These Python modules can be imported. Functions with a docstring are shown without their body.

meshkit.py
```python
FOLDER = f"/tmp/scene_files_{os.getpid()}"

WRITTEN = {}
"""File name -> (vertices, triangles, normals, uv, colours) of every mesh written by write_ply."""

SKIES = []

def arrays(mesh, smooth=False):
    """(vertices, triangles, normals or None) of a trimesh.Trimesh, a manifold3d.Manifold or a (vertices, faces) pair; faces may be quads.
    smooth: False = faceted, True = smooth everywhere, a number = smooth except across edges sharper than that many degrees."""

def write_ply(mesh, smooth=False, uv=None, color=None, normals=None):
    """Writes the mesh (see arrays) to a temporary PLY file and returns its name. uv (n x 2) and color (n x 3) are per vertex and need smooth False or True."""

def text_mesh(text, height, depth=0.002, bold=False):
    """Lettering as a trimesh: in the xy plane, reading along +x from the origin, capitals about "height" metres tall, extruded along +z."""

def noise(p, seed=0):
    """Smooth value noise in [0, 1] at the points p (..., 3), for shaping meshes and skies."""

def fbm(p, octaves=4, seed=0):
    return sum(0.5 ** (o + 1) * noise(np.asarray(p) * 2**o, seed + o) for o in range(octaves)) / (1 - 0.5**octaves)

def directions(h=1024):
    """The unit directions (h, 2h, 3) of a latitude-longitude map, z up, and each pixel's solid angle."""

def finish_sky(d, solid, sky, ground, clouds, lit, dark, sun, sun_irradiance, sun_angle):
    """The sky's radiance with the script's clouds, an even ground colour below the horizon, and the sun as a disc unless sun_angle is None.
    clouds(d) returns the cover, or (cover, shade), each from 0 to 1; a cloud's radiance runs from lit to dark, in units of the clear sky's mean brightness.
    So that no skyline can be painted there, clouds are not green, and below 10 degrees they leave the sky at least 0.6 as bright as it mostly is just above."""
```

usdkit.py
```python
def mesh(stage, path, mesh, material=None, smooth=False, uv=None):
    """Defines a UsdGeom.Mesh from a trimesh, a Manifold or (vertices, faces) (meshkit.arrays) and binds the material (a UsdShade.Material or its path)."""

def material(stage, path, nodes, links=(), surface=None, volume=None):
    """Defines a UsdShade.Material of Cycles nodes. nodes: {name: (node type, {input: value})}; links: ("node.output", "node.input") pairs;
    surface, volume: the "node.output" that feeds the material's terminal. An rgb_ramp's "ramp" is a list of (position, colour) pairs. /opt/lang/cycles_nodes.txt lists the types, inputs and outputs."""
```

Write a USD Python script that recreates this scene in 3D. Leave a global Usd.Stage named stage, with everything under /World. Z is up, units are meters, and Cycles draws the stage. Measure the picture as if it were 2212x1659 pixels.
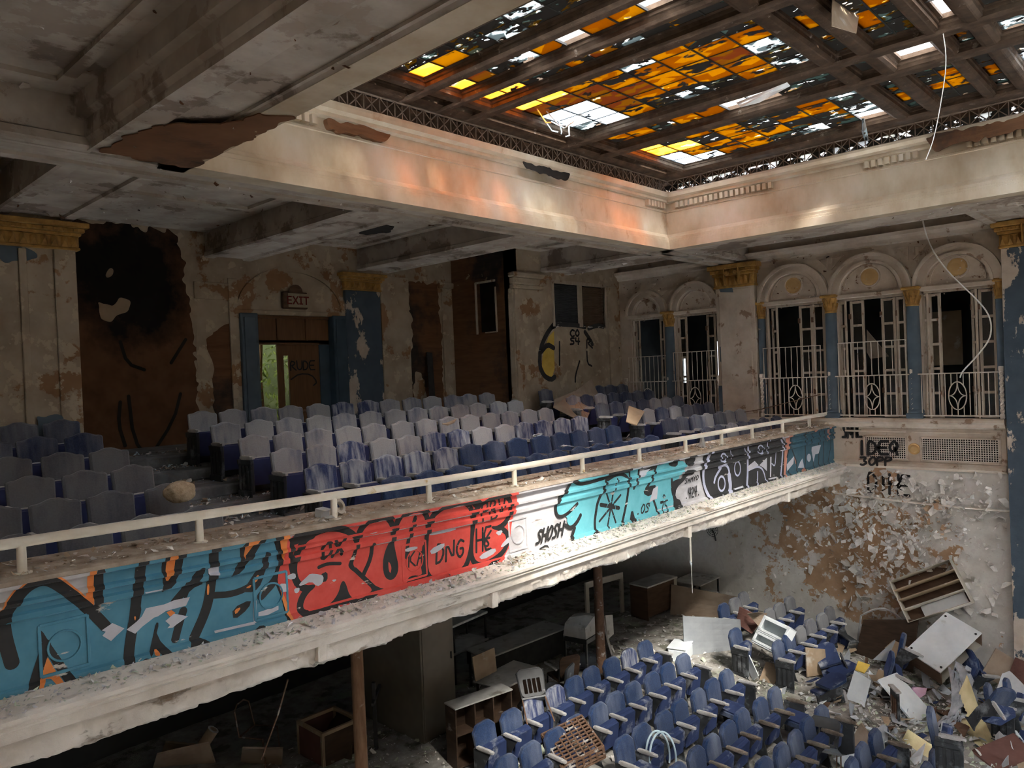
import math, random
import numpy as np, trimesh, usdkit, meshkit
from pxr import Usd, UsdGeom, UsdLux, UsdShade, Gf, Sdf, Vt
from shapely.geometry import Polygon, LineString, MultiPolygon, Point, box as sbox
from shapely.ops import unary_union
from shapely import affinity

stage = Usd.Stage.CreateInMemory()
UsdGeom.SetStageUpAxis(stage, UsdGeom.Tokens.z)
UsdGeom.SetStageMetersPerUnit(stage, 1.0)
world = UsdGeom.Xform.Define(stage, '/World')
stage.SetDefaultPrim(world.GetPrim())
UsdGeom.Scope.Define(stage, '/World/Looks')
E = 7.0                      # the eye's height above the hall's zero level: heights below are given from the eye
PI = math.pi
FRONTWIN = (8.2, 11.4, 14.6)        # low stage doors standing open behind the camera
# ---------------------------------------------------------------- camera, sky, sun, exposure
F_PX, YAW, PITCH, ROLL = 1636.0, math.radians(43.30), math.radians(-0.69), math.radians(-2.38)
def cam_axes():
    f = np.array([math.cos(YAW)*math.cos(PITCH), math.sin(YAW)*math.cos(PITCH), math.sin(PITCH)])
    r = np.cross(f, [0, 0, 1]); r /= np.linalg.norm(r); u = np.cross(r, f)
    return math.cos(ROLL)*r + math.sin(ROLL)*u, -math.sin(ROLL)*r + math.cos(ROLL)*u, f
RIGHT, UP, FWD = cam_axes()
cam = UsdGeom.Camera.Define(stage, '/World/camera')
cm = np.eye(4); cm[0, :3], cm[1, :3], cm[2, :3], cm[3, :3] = RIGHT, UP, -FWD, (0, 0, E)
cam.AddTransformOp().Set(Gf.Matrix4d(*cm.ravel().tolist()))
cam.CreateHorizontalApertureAttr(36.0); cam.CreateVerticalApertureAttr(27.0)
cam.CreateFocalLengthAttr(36.0*F_PX/2212)
cam.CreateClippingRangeAttr(Gf.Vec2f(0.05, 1000))
cam.CreateExposureAttr(1.55)
sky = UsdLux.DomeLight.Define(stage, '/World/sky')
sky.CreateIntensityAttr(20)
usdkit.material(stage, '/World/Looks/sky', {
    'g': ('texture_coordinate', {}),
    'n': ('noise_texture', {'scale': 2.2, 'detail': 6.0, 'roughness': .55}),
    'r': ('rgb_ramp', {'ramp': [(.3, (.62, .80, 1.0)), (.55, (.95, .98, 1.0)), (.8, (1.0, 1.0, 1.0))]}),
    'b': ('background_shader', {'strength': 1.0})}, [('g.generated', 'n.vector'), ('n.fac', 'r.fac'), ('r.color', 'b.color')], surface='b.background')
UsdShade.MaterialBindingAPI.Apply(sky.GetPrim()).Bind(UsdShade.Material.Get(stage, '/World/Looks/sky'))
sun = UsdLux.DistantLight.Define(stage, '/World/sun')
sun.CreateIntensityAttr(38); sun.CreateAngleAttr(12.0); sun.CreateColorAttr(Gf.Vec3f(1.0, .95, .86))
sd = np.array((.35,.8,-.95), float); sd /= np.linalg.norm(sd)          # the way the sunlight travels
zx = -sd; xx = np.cross([0, 0, 1], zx); xx /= np.linalg.norm(xx); yx = np.cross(zx, xx)
sm = np.eye(4); sm[0, :3], sm[1, :3], sm[2, :3] = xx, yx, zx
sun.AddTransformOp().Set(Gf.Matrix4d(*sm.ravel().tolist()))

# ---------------------------------------------------------------- helpers
def ray(px, py):
    return RIGHT*(px-1106)/F_PX + UP*(829.5-py)/F_PX + FWD
def on_x(px, py, X): d = ray(px, py); return d*X/d[0]
def on_y(px, py, Y): d = ray(px, py); return d*Y/d[1]
def on_z(px, py, Z): d = ray(px, py); return d*Z/d[2]
SLOPE = .122
def floor_z(y): return -6.23 + SLOPE*(min(y, 9.2)-8.46)
def on_floor(px, py, h=0.0):
    d = ray(px, py); z0 = -6.23 - SLOPE*8.46 + h
    p = d*(z0/(d[2]-SLOPE*d[1]))
    return p if p[1] < 9.2 else d*((floor_z(9.2)+h)/d[2])
def rot(rx=0, ry=0, rz=0):
    return trimesh.transformations.euler_matrix(math.radians(rx), math.radians(ry), math.radians(rz))[:3, :3]
class MB:
    """Collects shapes and makes them one mesh."""
    def __init__(self): self.v, self.f, self.n = [], [], 0
    def add(self, v, f):
        v, f = np.asarray(v, float), np.asarray(f, int)
        if f.shape[1] == 4: f = np.vstack([f[:, [0, 1, 2]], f[:, [0, 2, 3]]])
        self.v.append(v); self.f.append(f+self.n); self.n += len(v); return self
    def tm(self, m, R=None, t=(0, 0, 0)):
        v = np.array(m.vertices); v = v if R is None else v @ np.asarray(R).T
        return self.add(v+np.asarray(t), m.faces)
    def box(self, x0, x1, y0, y1, z0, z1, b=0.0, R=None, t=(0, 0, 0)):
        if b <= 0:
            v = np.array([[x, y, z] for x in (x0, x1) for y in (y0, y1) for z in (z0, z1)], float)
            f = [[0, 1, 3, 2], [4, 6, 7, 5], [0, 4, 5, 1], [2, 3, 7, 6], [0, 2, 6, 4], [1, 5, 7, 3]]
        else:
            b = min(b, .49*min(x1-x0, y1-y0, z1-z0))
            c = [(x, y, z) for x in (x0, x1) for y in (y0, y1) for z in (z0, z1)]
            m = np.array([(x0+x1)/2, (y0+y1)/2, (z0+z1)/2]); pts = []
            for p in c:
                s = np.sign(m-np.array(p))*b; p = np.array(p)
                pts += [p+s*[0, 1, 1], p+s*[1, 0, 1], p+s*[1, 1, 0]]
            h = trimesh.convex.convex_hull(np.array(pts)); v, f = h.vertices, h.faces
        v = np.asarray(v, float)
        if R is not None: v = v @ np.asarray(R).T
        return self.add(v+np.asarray(t), f)
    def hull(self, pts, R=None, t=(0, 0, 0)):
        return self.tm(trimesh.convex.convex_hull(np.asarray(pts, float)), R, t)
    def tube(self, pts, r, n=8):
        p = np.asarray(pts, float); k = len(p)
        T = np.gradient(p, axis=0); T /= np.linalg.norm(T, axis=1, keepdims=True)+1e-12
        ref = np.array([0, 0, 1.0]) if abs(T[:, 2]).max() < .95 else np.array([.6, .8, 0.]) if abs(T[:, 2]).min() > .3 else np.array([.3, .5, .81])
        a = np.cross(T, ref); a /= np.linalg.norm(a, axis=1, keepdims=True)+1e-12; b = np.cross(T, a)
        th = np.arange(n)*2*PI/n; r = np.broadcast_to(r, (k,))
        v = p[:, None]+r[:, None, None]*(np.cos(th)[None, :, None]*a[:, None]+np.sin(th)[None, :, None]*b[:, None])
        i, j = np.meshgrid(np.arange(k-1), np.arange(n), indexing='ij')
        q = np.stack([i*n+j, (i+1)*n+j, (i+1)*n+(j+1) % n, i*n+(j+1) % n], -1).reshape(-1, 4)
        f = np.vstack([q[:, [0, 1, 2]], q[:, [0, 2, 3]]])
        V = np.vstack([v.reshape(-1, 3), p[:1], p[-1:]]); c0, c1 = k*n, k*n+1
        cap = [[c0, jj, (jj+1) % n] for jj in range(n)]+[[c1, (k-1)*n+(jj+1) % n, (k-1)*n+jj] for jj in range(n)]
        return self.add(V, np.vstack([f, cap]))
    def lathe(self, prof, n=16, t=(0, 0, 0), R=None):
        p = np.asarray(prof, float); k = len(p); th = np.arange(n)*2*PI/n
        v = np.stack([p[:, :1]*np.cos(th), p[:, :1]*np.sin(th), np.repeat(p[:, 1:], n, 1)], -1).reshape(-1, 3)
        i, j = np.meshgrid(np.arange(k-1), np.arange(n), indexing='ij')
        q = np.stack([i*n+j, i*n+(j+1) % n, (i+1)*n+(j+1) % n, (i+1)*n+j], -1).reshape(-1, 4)
        if R is not None: v = v @ np.asarray(R).T
        return self.add(v+np.asarray(t), q)
    def prof_x(self, prof, x0, x1, n=1, close=True, warp=None):
        """A profile in (y, z) drawn along x."""
        p = np.asarray(prof, float); k = len(p); xs = np.linspace(x0, x1, n+1)
        v = np.array([[x, y, z] for x in xs for y, z in p])
        if warp is not None: v = warp(v)
        m = k if close else k-1
        i, j = np.meshgrid(np.arange(n), np.arange(m), indexing='ij')
        q = np.stack([i*k+j, (i+1)*k+j, (i+1)*k+(j+1) % k, i*k+(j+1) % k], -1).reshape(-1, 4)
        self.add(v, q)
        if close:
            for base, flip in ((0, False), (n*k, True)):
                tri = trimesh.creation.triangulate_polygon(Polygon(p), engine='earcut')
                vv, ff = tri
                d = [int(np.argmin(((p-w)**2).sum(1))) for w in vv]
                ff = np.array([[d[a] for a in t] for t in ff])
                self.add(v[base:base+k], ff if flip else ff[:, ::-1])
        return self
    def prof_y(self, prof, y0, y1, n=1, close=True):
        """A profile in (x, z) drawn along y."""
        m = MB().prof_x(prof, y0, y1, n, close); v = np.vstack(m.v)[:, [1, 0, 2]]
        return self.add(v, np.vstack(m.f)[:, ::-1])
    def poly(self, P, d, M):
        """A flat outline P (shapely) made d thick; M maps (u, v, w) to the place."""
        for g in (P.geoms if hasattr(P, 'geoms') else [P]):
            if g.is_empty or g.area < 1e-7 or not hasattr(g, 'exterior'): continue
            m = trimesh.creation.extrude_polygon(g, d, engine='earcut'); self.add(M(np.array(m.vertices)), m.faces)
        return self
    def mesh(self):
        return np.vstack(self.v), np.vstack(self.f)
COUNT = {}
def numbered(parent, name):
    k = (parent, name); COUNT[k] = COUNT.get(k, -1)+1
    return f'{parent}/{name}' + (f'_{COUNT[k]:03d}' if COUNT[k] else '')
def tag(o, label=None, cat=None, group=None, kind=None):
    p = o.GetPrim() if hasattr(o, 'GetPrim') else o
    for k, v in (('label', label), ('category', cat), ('group', group), ('kind', kind)):
        if v: p.SetCustomDataByKey(k, v)
    return p
def obj(name, mb, mat, parent=None, smooth=False, label=None, cat=None, group=None, kind=None, origin=None):
    """ONE mesh: a child of parent, or a top-level thing (heights from the eye)."""
    v, f = mb.mesh() if isinstance(mb, MB) else (np.asarray(mb.vertices), np.asarray(mb.faces))
    base = '/World' if parent is None else str(parent.GetPath()); path = numbered(base, name)
    v = np.array(v, float)
    o = None
    if parent is None:
        o = np.array([(v[:, 0].min()+v[:, 0].max())/2, (v[:, 1].min()+v[:, 1].max())/2, v[:, 2].min()]) if origin is None else np.array(origin, float)
        v = v-o
    m = usdkit.mesh(stage, path, (v, f), M[mat], smooth=smooth)
    if o is not None: m.AddTranslateOp().Set(Gf.Vec3d(*(o+[0, 0, E]).tolist()))
    return tag(m, label, cat, group, kind)
def thing(name, loc=(0, 0, 0), r=(0, 0, 0), label=None, cat=None, group=None, kind=None, scale=None):
    x = UsdGeom.Xform.Define(stage, numbered('/World', name))
    x.AddTranslateOp().Set(Gf.Vec3d(float(loc[0]), float(loc[1]), float(loc[2])+E))
    x.AddRotateXYZOp().Set(Gf.Vec3f(*map(float, r)))
    if scale: x.AddScaleOp().Set(Gf.Vec3f(*map(float, scale)))
    return tag(x, label, cat, group, kind)
def dup(src, name, loc, r=(0, 0, 0), label=None, cat=None, group=None):
    p = thing(name, loc, r, label, cat or src.GetCustomDataByKey('category'), group)
    p.GetReferences().AddInternalReference(src.GetPath()); p.SetInstanceable(True)
    return p
ONES = ['first', 'second', 'third', 'fourth', 'fifth', 'sixth', 'seventh', 'eighth', 'ninth', 'tenth', 'eleventh', 'twelfth', 'thirteenth', 'fourteenth', 'fifteenth', 'sixteenth']
# ---------------------------------------------------------------- materials
M = {}
def mat(name, ramp, scale=3.0, detail=7.0, stretch=(1, 1, 1), rough=.85, bump=.25, dist=.02, over=None, over2=None, spec=.2, rscale=.6, metal=0.0, coat=0.0, local=False):
    """Ramp over noise at the surface's place; over = (colour ramp, scale, threshold, softness, stretch): a second coat showing in patches."""
    n = {'g': ('texture_coordinate' if local else 'geometry', {}), 'm': ('mapping', {'scale': tuple(stretch)}), 'n': ('noise_texture', {'scale': scale, 'detail': detail, 'roughness': rscale}),
         'r': ('rgb_ramp', {'ramp': ramp}), 'p': ('principled_bsdf', {'roughness': rough, 'specular_ior_level': spec, 'metallic': metal, 'coat_weight': coat})}
    src = 'g.object' if local else 'g.position'
    L = [(src, 'm.vector'), ('m.vector', 'n.vector'), ('n.fac', 'r.fac')]
    col, hgt = 'r.color', 'n.fac'
    for i, ov in enumerate([o for o in (over, over2) if o]):
        ramp2, s2, thr, soft, st2 = ov
        n.update({f'm{i}': ('mapping', {'scale': tuple(st2), 'location': (3.1*i, 1.7, .3*i)}), f'o{i}': ('noise_texture', {'scale': s2, 'detail': 9.0, 'roughness': .62}),
                  f'k{i}': ('rgb_ramp', {'ramp': [(thr-soft, (0, 0, 0)), (thr+soft, (1, 1, 1))]}), f'c{i}': ('rgb_ramp', {'ramp': ramp2}), f'x{i}': ('mix_color', {'blend_type': 'mix'}),
                  f'h{i}': ('math', {'math_type': 'multiply_add', 'value2': -.6})})
        L += [(src, f'm{i}.vector'), (f'm{i}.vector', f'o{i}.vector'), (f'o{i}.fac', f'k{i}.fac'), ('n.fac', f'c{i}.fac'),
              (f'k{i}.color', f'x{i}.fac'), (col, f'x{i}.a'), (f'c{i}.color', f'x{i}.b'), (f'k{i}.color', f'h{i}.value1'), (hgt, f'h{i}.value3')]
        col, hgt = f'x{i}.result', f'h{i}.value'
    L.append((col, 'p.base_color'))
    if bump:
        n['b'] = ('bump', {'strength': bump, 'distance': dist}); L += [(hgt, 'b.height'), ('b.normal', 'p.normal')]
    M[name] = usdkit.material(stage, f'/World/Looks/{name}', n, L, surface='p.BSDF')
def spot(name, base, stain, center, radii, scale, width=.06, amp=1.3, rough=.88, bump=.5, fleck=None):
    """A coat with one big irregular patch (soot, bare plaster) round a place: noise decides its edge."""
    c = np.array(center)+[0, 0, E]
    n = {'g': ('geometry', {}), 'n': ('noise_texture', {'scale': 2.6, 'detail': 8.0, 'roughness': .6}), 'b0': ('rgb_ramp', {'ramp': base}), 's0': ('rgb_ramp', {'ramp': stain}),
         'sub': ('vector_math', {'math_type': 'subtract', 'vector2': tuple(c)}), 'div': ('vector_math', {'math_type': 'divide', 'vector2': tuple(radii)}), 'len': ('vector_math', {'math_type': 'length'}),
         'e': ('noise_texture', {'scale': scale, 'detail': 10.0, 'roughness': .65}), 'ad': ('math', {'math_type': 'multiply_add', 'value2': amp*2}), 'k': ('rgb_ramp', {'ramp': [(.5-width, (1, 1, 1)), (.5+width, (0, 0, 0))]}), 'hf': ('math', {'math_type': 'multiply', 'value2': .5}), 'of': ('math', {'math_type': 'subtract', 'value2': amp}),
         'x': ('mix_color', {}), 'h': ('math', {'math_type': 'multiply_add', 'value2': -.6}), 'b': ('bump', {'strength': bump, 'distance': .04}), 'p': ('principled_bsdf', {'roughness': rough, 'specular_ior_level': .2})}
    L = [('g.position', 'n.vector'), ('n.fac', 'b0.fac'), ('n.fac', 's0.fac'), ('g.position', 'sub.vector1'), ('sub.vector', 'div.vector1'), ('div.vector', 'len.vector1'), ('g.position', 'e.vector'), ('e.fac', 'ad.value1'), ('len.value', 'ad.value3'),
         ('ad.value', 'of.value1'), ('of.value', 'hf.value1'), ('hf.value', 'k.fac'), ('k.color', 'x.fac'), ('b0.color', 'x.a'), ('s0.color', 'x.b'), ('k.color', 'h.value1'), ('n.fac', 'h.value3'), ('h.value', 'b.height'), ('b.normal', 'p.normal')]
    col = 'x.result'
    if fleck:
        n.update({'f': ('noise_texture', {'scale': fleck[1], 'detail': 8.0, 'roughness': .6}), 'fk': ('rgb_ramp', {'ramp': [(fleck[2]-.012, (0, 0, 0)), (fleck[2]+.012, (1, 1, 1))]}), 'fc': ('rgb_ramp', {'ramp': fleck[0]}), 'fx': ('mix_color', {})})
        L += [('g.position', 'f.vector'), ('f.fac', 'fk.fac'), ('fk.color', 'fx.fac'), (col, 'fx.a'), ('n.fac', 'fc.fac'), ('fc.color', 'fx.b')]; col = 'fx.result'
    L.append((col, 'p.base_color')); M[name] = usdkit.material(stage, f'/World/Looks/{name}', n, L, surface='p.BSDF')
U = (1, 1, 1)
PL = [(.3, (.29, .24, .195)), (.55, (.42, .36, .30)), (.8, (.53, .475, .41))]
BRK = [(.2, (.13, .07, .04)), (.6, (.24, .125, .065)), (.9, (.32, .19, .11))]
mat('ceiling_plaster', PL, 1.6, over=([(.3, (.15, .115, .09)), (.7, (.27, .21, .165))], .9, .57, .02, U), over2=([(.3, (.30, .24, .19)), (.8, (.39, .32, .265))], 1.5, .56, .01, U), bump=.35, dist=.03)
mat('well_plaster', [(.3, (.36, .27, .175)), (.55, (.48, .40, .295)), (.8, (.57, .51, .43))], 1.4, stretch=(1, 1, .6), over=([(.3, (.30, .21, .13)), (.7, (.42, .31, .2))], 2.4, .66, .03, (1, 1, .35)), bump=.3, dist=.03)
mat('balcony_wall_plaster', [(.3, (.29, .225, .16)), (.55, (.40, .325, .24)), (.8, (.48, .40, .31))], 1.8, over=([(.3, (.22, .12, .06)), (.7, (.33, .2, .11))], 1.2, .585, .012, U), over2=([(.3, (.45, .36, .26)), (.8, (.5, .42, .3))], 3.5, .58, .01, U), bump=.4, dist=.03)
mat('brown_wall', [(.3, (.10, .045, .02)), (.55, (.15, .07, .034)), (.8, (.19, .10, .05))], 3.0, stretch=(.5, .5, 3), over=([(.3, (.02, .016, .014)), (.7, (.04, .03, .025))], .55, .56, .06, U), over2=([(.3, (.28, .2, .12)), (.8, (.38, .3, .2))], 2.2, .69, .01, U), bump=.5, dist=.03)
spot('sooty_wall', [(.3, (.085, .038, .017)), (.55, (.125, .058, .028)), (.8, (.16, .08, .04))], [(.3, (.006, .005, .005)), (.8, (.016, .012, .010))], (5.35, 14.7, 2.2), (1.25, 1, 1.25), 1.6, .16, .9)
spot('peeling_wall', [(.3, (.50, .47, .42)), (.55, (.62, .59, .54)), (.8, (.69, .67, .63))], [(.3, (.34, .205, .115)), (.7, (.47, .32, .205))], (17.93, 6.5, -4.35), (1, 1.9, 1.5), 1.5, .012, 1.9, fleck=([(.3, (.46, .42, .38)), (.8, (.66, .62, .58))], 2.6, .56))
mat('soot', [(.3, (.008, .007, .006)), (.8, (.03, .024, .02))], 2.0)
mat('arcade_plaster', [(.3, (.40, .32, .25)), (.55, (.52, .435, .35)), (.8, (.60, .52, .435))], 2.2, over=([(.3, (.22, .14, .09)), (.7, (.3, .21, .15))], 2.6, .63, .02, U), bump=.35, dist=.02)
mat('lower_wall_plaster', [(.3, (.45, .42, .37)), (.55, (.58, .55, .50)), (.8, (.66, .64, .60))], 2.6, over=([(.3, (.38, .24, .145)), (.7, (.50, .35, .235))], .62, .555, .015, (1, 1, 1.2)), over2=([(.3, (.50, .46, .42)), (.8, (.64, .60, .56))], 2.4, .56, .01, U), bump=.6, dist=.05)
mat('blue_peel', [(.3, (.055, .075, .10)), (.8, (.085, .115, .145))], 3, over=([(.3, (.42, .34, .27)), (.7, (.58, .5, .42))], 1.5, .54, .006, (1, 1, .6)), bump=.5, dist=.04)
mat('blue_paint', [(.3, (.075, .10, .125)), (.8, (.11, .145, .175))], 3, over=([(.3, (.3, .25, .2)), (.7, (.4, .34, .28))], 2.5, .70, .01, U))
mat('dark_blue_paint', [(.3, (.035, .055, .075)), (.8, (.06, .09, .115))], 3)
mat('gold', [(.3, (.22, .11, .025)), (.6, (.42, .23, .055)), (.85, (.55, .34, .10))], 6, rough=.55, spec=.5, metal=.25)
mat('gold_disc', [(.3, (.42, .26, .11)), (.8, (.55, .36, .16))], 3, rough=.6)
mat('cream_metal', [(.3, (.50, .43, .36)), (.8, (.62, .56, .48))], 8, over=([(.3, (.22, .11, .05)), (.7, (.34, .18, .08))], 7, .66, .03, U), rough=.6, bump=.1)
mat('rail_paint', [(.3, (.62, .55, .43)), (.7, (.74, .68, .58))], 5, over=([(.3, (.38, .22, .08)), (.7, (.55, .38, .16))], 4, .66, .04, U), rough=.5, spec=.4, bump=.12, dist=.01)
mat('frame_wood', [(.3, (.36, .29, .22)), (.8, (.50, .42, .34))], 5, stretch=(3, 3, .6), over=([(.3, (.16, .09, .05)), (.7, (.22, .13, .08))], 5, .63, .03, (1, 1, .4)), rough=.7)
mat('skylight_wood', [(.3, (.04, .024, .014)), (.55, (.08, .05, .032)), (.8, (.14, .09, .06))], 5, over=([(.3, (.2, .16, .13)), (.7, (.28, .22, .18))], 6, .67, .04, U), bump=.6, dist=.03)
mat('lattice_metal', [(.3, (.12, .085, .06)), (.8, (.25, .19, .15))], 6)
mat('dark_metal', [(.3, (.02, .02, .02)), (.8, (.05, .047, .045))], 6, rough=.6)
mat('rust_metal', [(.3, (.10, .055, .035)), (.8, (.2, .12, .08))], 8, over=([(.3, (.35, .33, .31)), (.7, (.45, .43, .41))], 6, .6, .04, U))
mat('door_wood', [(.3, (.10, .045, .016)), (.8, (.155, .075, .03))], 4, stretch=(4, 4, .5), rough=.5)
mat('dark_wood', [(.3, (.035, .022, .015)), (.8, (.075, .045, .028))], 4, stretch=(1, 1, 4), rough=.6, over=([(.3, (.3, .28, .25)), (.7, (.4, .38, .35))], 3, .68, .05, U))
mat('bark_post', [(.3, (.16, .085, .045)), (.8, (.30, .18, .11))], 5, stretch=(3, 3, .6), over=([(.3, (.4, .34, .28)), (.7, (.5, .44, .38))], 3, .68, .02, U))
mat('dust_floor', [(.25, (.18, .155, .13)), (.5, (.33, .31, .28)), (.75, (.47, .45, .41))], 4, over=([(.3, (.10, .10, .08)), (.7, (.2, .19, .15))], 2.2, .57, .04, U), over2=([(.3, (.3, .33, .24)), (.8, (.42, .46, .33))], 1.3, .62, .05, U), bump=.8, dist=.05)
mat('balcony_carpet', [(.25, (.06, .06, .062)), (.55, (.16, .165, .17)), (.8, (.36, .37, .38))], 2.6, over=([(.3, (.13, .11, .08)), (.7, (.2, .17, .13))], 1.6, .6, .05, U), bump=.7, dist=.03)
mat('fascia_white', [(.3, (.46, .44, .45)), (.55, (.57, .55, .565)), (.8, (.65, .63, .65))], 4, stretch=(1, 1, 2), over=([(.3, (.25, .19, .15)), (.7, (.36, .3, .25))], 3.2, .655, .02, (.5, 1, 2.5)), bump=.3, dist=.02)
mat('fascia_stone', [(.3, (.58, .52, .45)), (.55, (.74, .68, .61)), (.8, (.82, .77, .70))], 3, over=([(.3, (.28, .21, .15)), (.7, (.4, .32, .24))], 2.5, .64, .03, (.5, 1, 1.5)), bump=.7, dist=.05)
mat('cap_stone', [(.3, (.24, .18, .13)), (.55, (.40, .33, .26)), (.8, (.56, .5, .42))], 5, bump=.6, dist=.03)
mat('plaster_flake', [(.3, (.62, .58, .53)), (.7, (.82, .79, .75))], 9, rough=.9)
mat('grey_flake', [(.3, (.34, .33, .31)), (.7, (.56, .55, .52))], 9, rough=.9)
mat('green_flake', [(.3, (.40, .44, .32)), (.7, (.62, .66, .52))], 9, rough=.9)
mat('white_board', [(.3, (.56, .57, .57)), (.7, (.74, .75, .75))], 2, over=([(.3, (.3, .27, .22)), (.7, (.42, .39, .34))], 2, .66, .06, U), rough=.5)
mat('clean_white', [(.3, (.66, .70, .72)), (.7, (.80, .83, .84))], 3, rough=.45)
mat('dusty_white', [(.3, (.42, .41, .38)), (.7, (.60, .59, .56))], 4, over=([(.3, (.22, .2, .17)), (.7, (.3, .28, .24))], 3, .62, .05, U))
mat('tan_board', [(.3, (.30, .215, .14)), (.7, (.42, .32, .22))], 3, over=([(.3, (.5, .46, .4)), (.7, (.6, .56, .5))], 2, .66, .05, U))
mat('brown_board', [(.3, (.085, .05, .033)), (.7, (.14, .085, .055))], 3, stretch=(1, 1, 4))
mat('yellow_foam', [(.3, (.55, .36, .06)), (.7, (.70, .5, .12))], 4)
mat('grey_laminate', [(.3, (.30, .32, .34)), (.7, (.40, .42, .44))], 2)
mat('beige_panel', [(.3, (.13, .115, .09)), (.7, (.2, .175, .14))], 1.5)
mat('cabinet_beige', [(.3, (.42, .38, .31)), (.7, (.55, .50, .42))], 1.5, over=([(.3, (.3, .26, .2)), (.7, (.36, .32, .26))], 2.2, .63, .05, U))
mat('maroon_board', [(.3, (.11, .05, .04)), (.7, (.17, .085, .07))], 3)
mat('pink_plastic', [(.3, (.55, .33, .45)), (.7, (.68, .44, .56))], 3)
mat('black_plastic', [(.3, (.02, .021, .022)), (.7, (.045, .047, .05))], 3, rough=.35, spec=.5, over=([(.3, (.3, .31, .32)), (.7, (.42, .43, .44))], 4, .68, .06, U))
mat('brown_cardboard', [(.3, (.25, .18, .13)), (.7, (.38, .3, .23))], 2)
mat('hose_blue', [(.3, (.42, .55, .62)), (.7, (.55, .68, .74))], 3, rough=.4)
mat('wire_white', [(.3, (.6, .58, .54)), (.7, (.7, .68, .64))], 3)
mat('chunk', [(.3, (.35, .26, .16)), (.7, (.60, .48, .33))], 14, bump=1.0, dist=.05)
mat('exit_white', [(.3, (.30, .25, .17)), (.7, (.40, .34, .25))], 5)
mat('exit_red', [(.3, (.12, .02, .015)), (.7, (.17, .03, .02))], 5)
mat('black_spray', [(.3, (.012, .012, .013)), (.7, (.03, .028, .028))], 5, over=([(.3, (.55, .52, .5)), (.7, (.65, .62, .6))], 14, .76, .015, (.6, 1, 1.6)))
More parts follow.
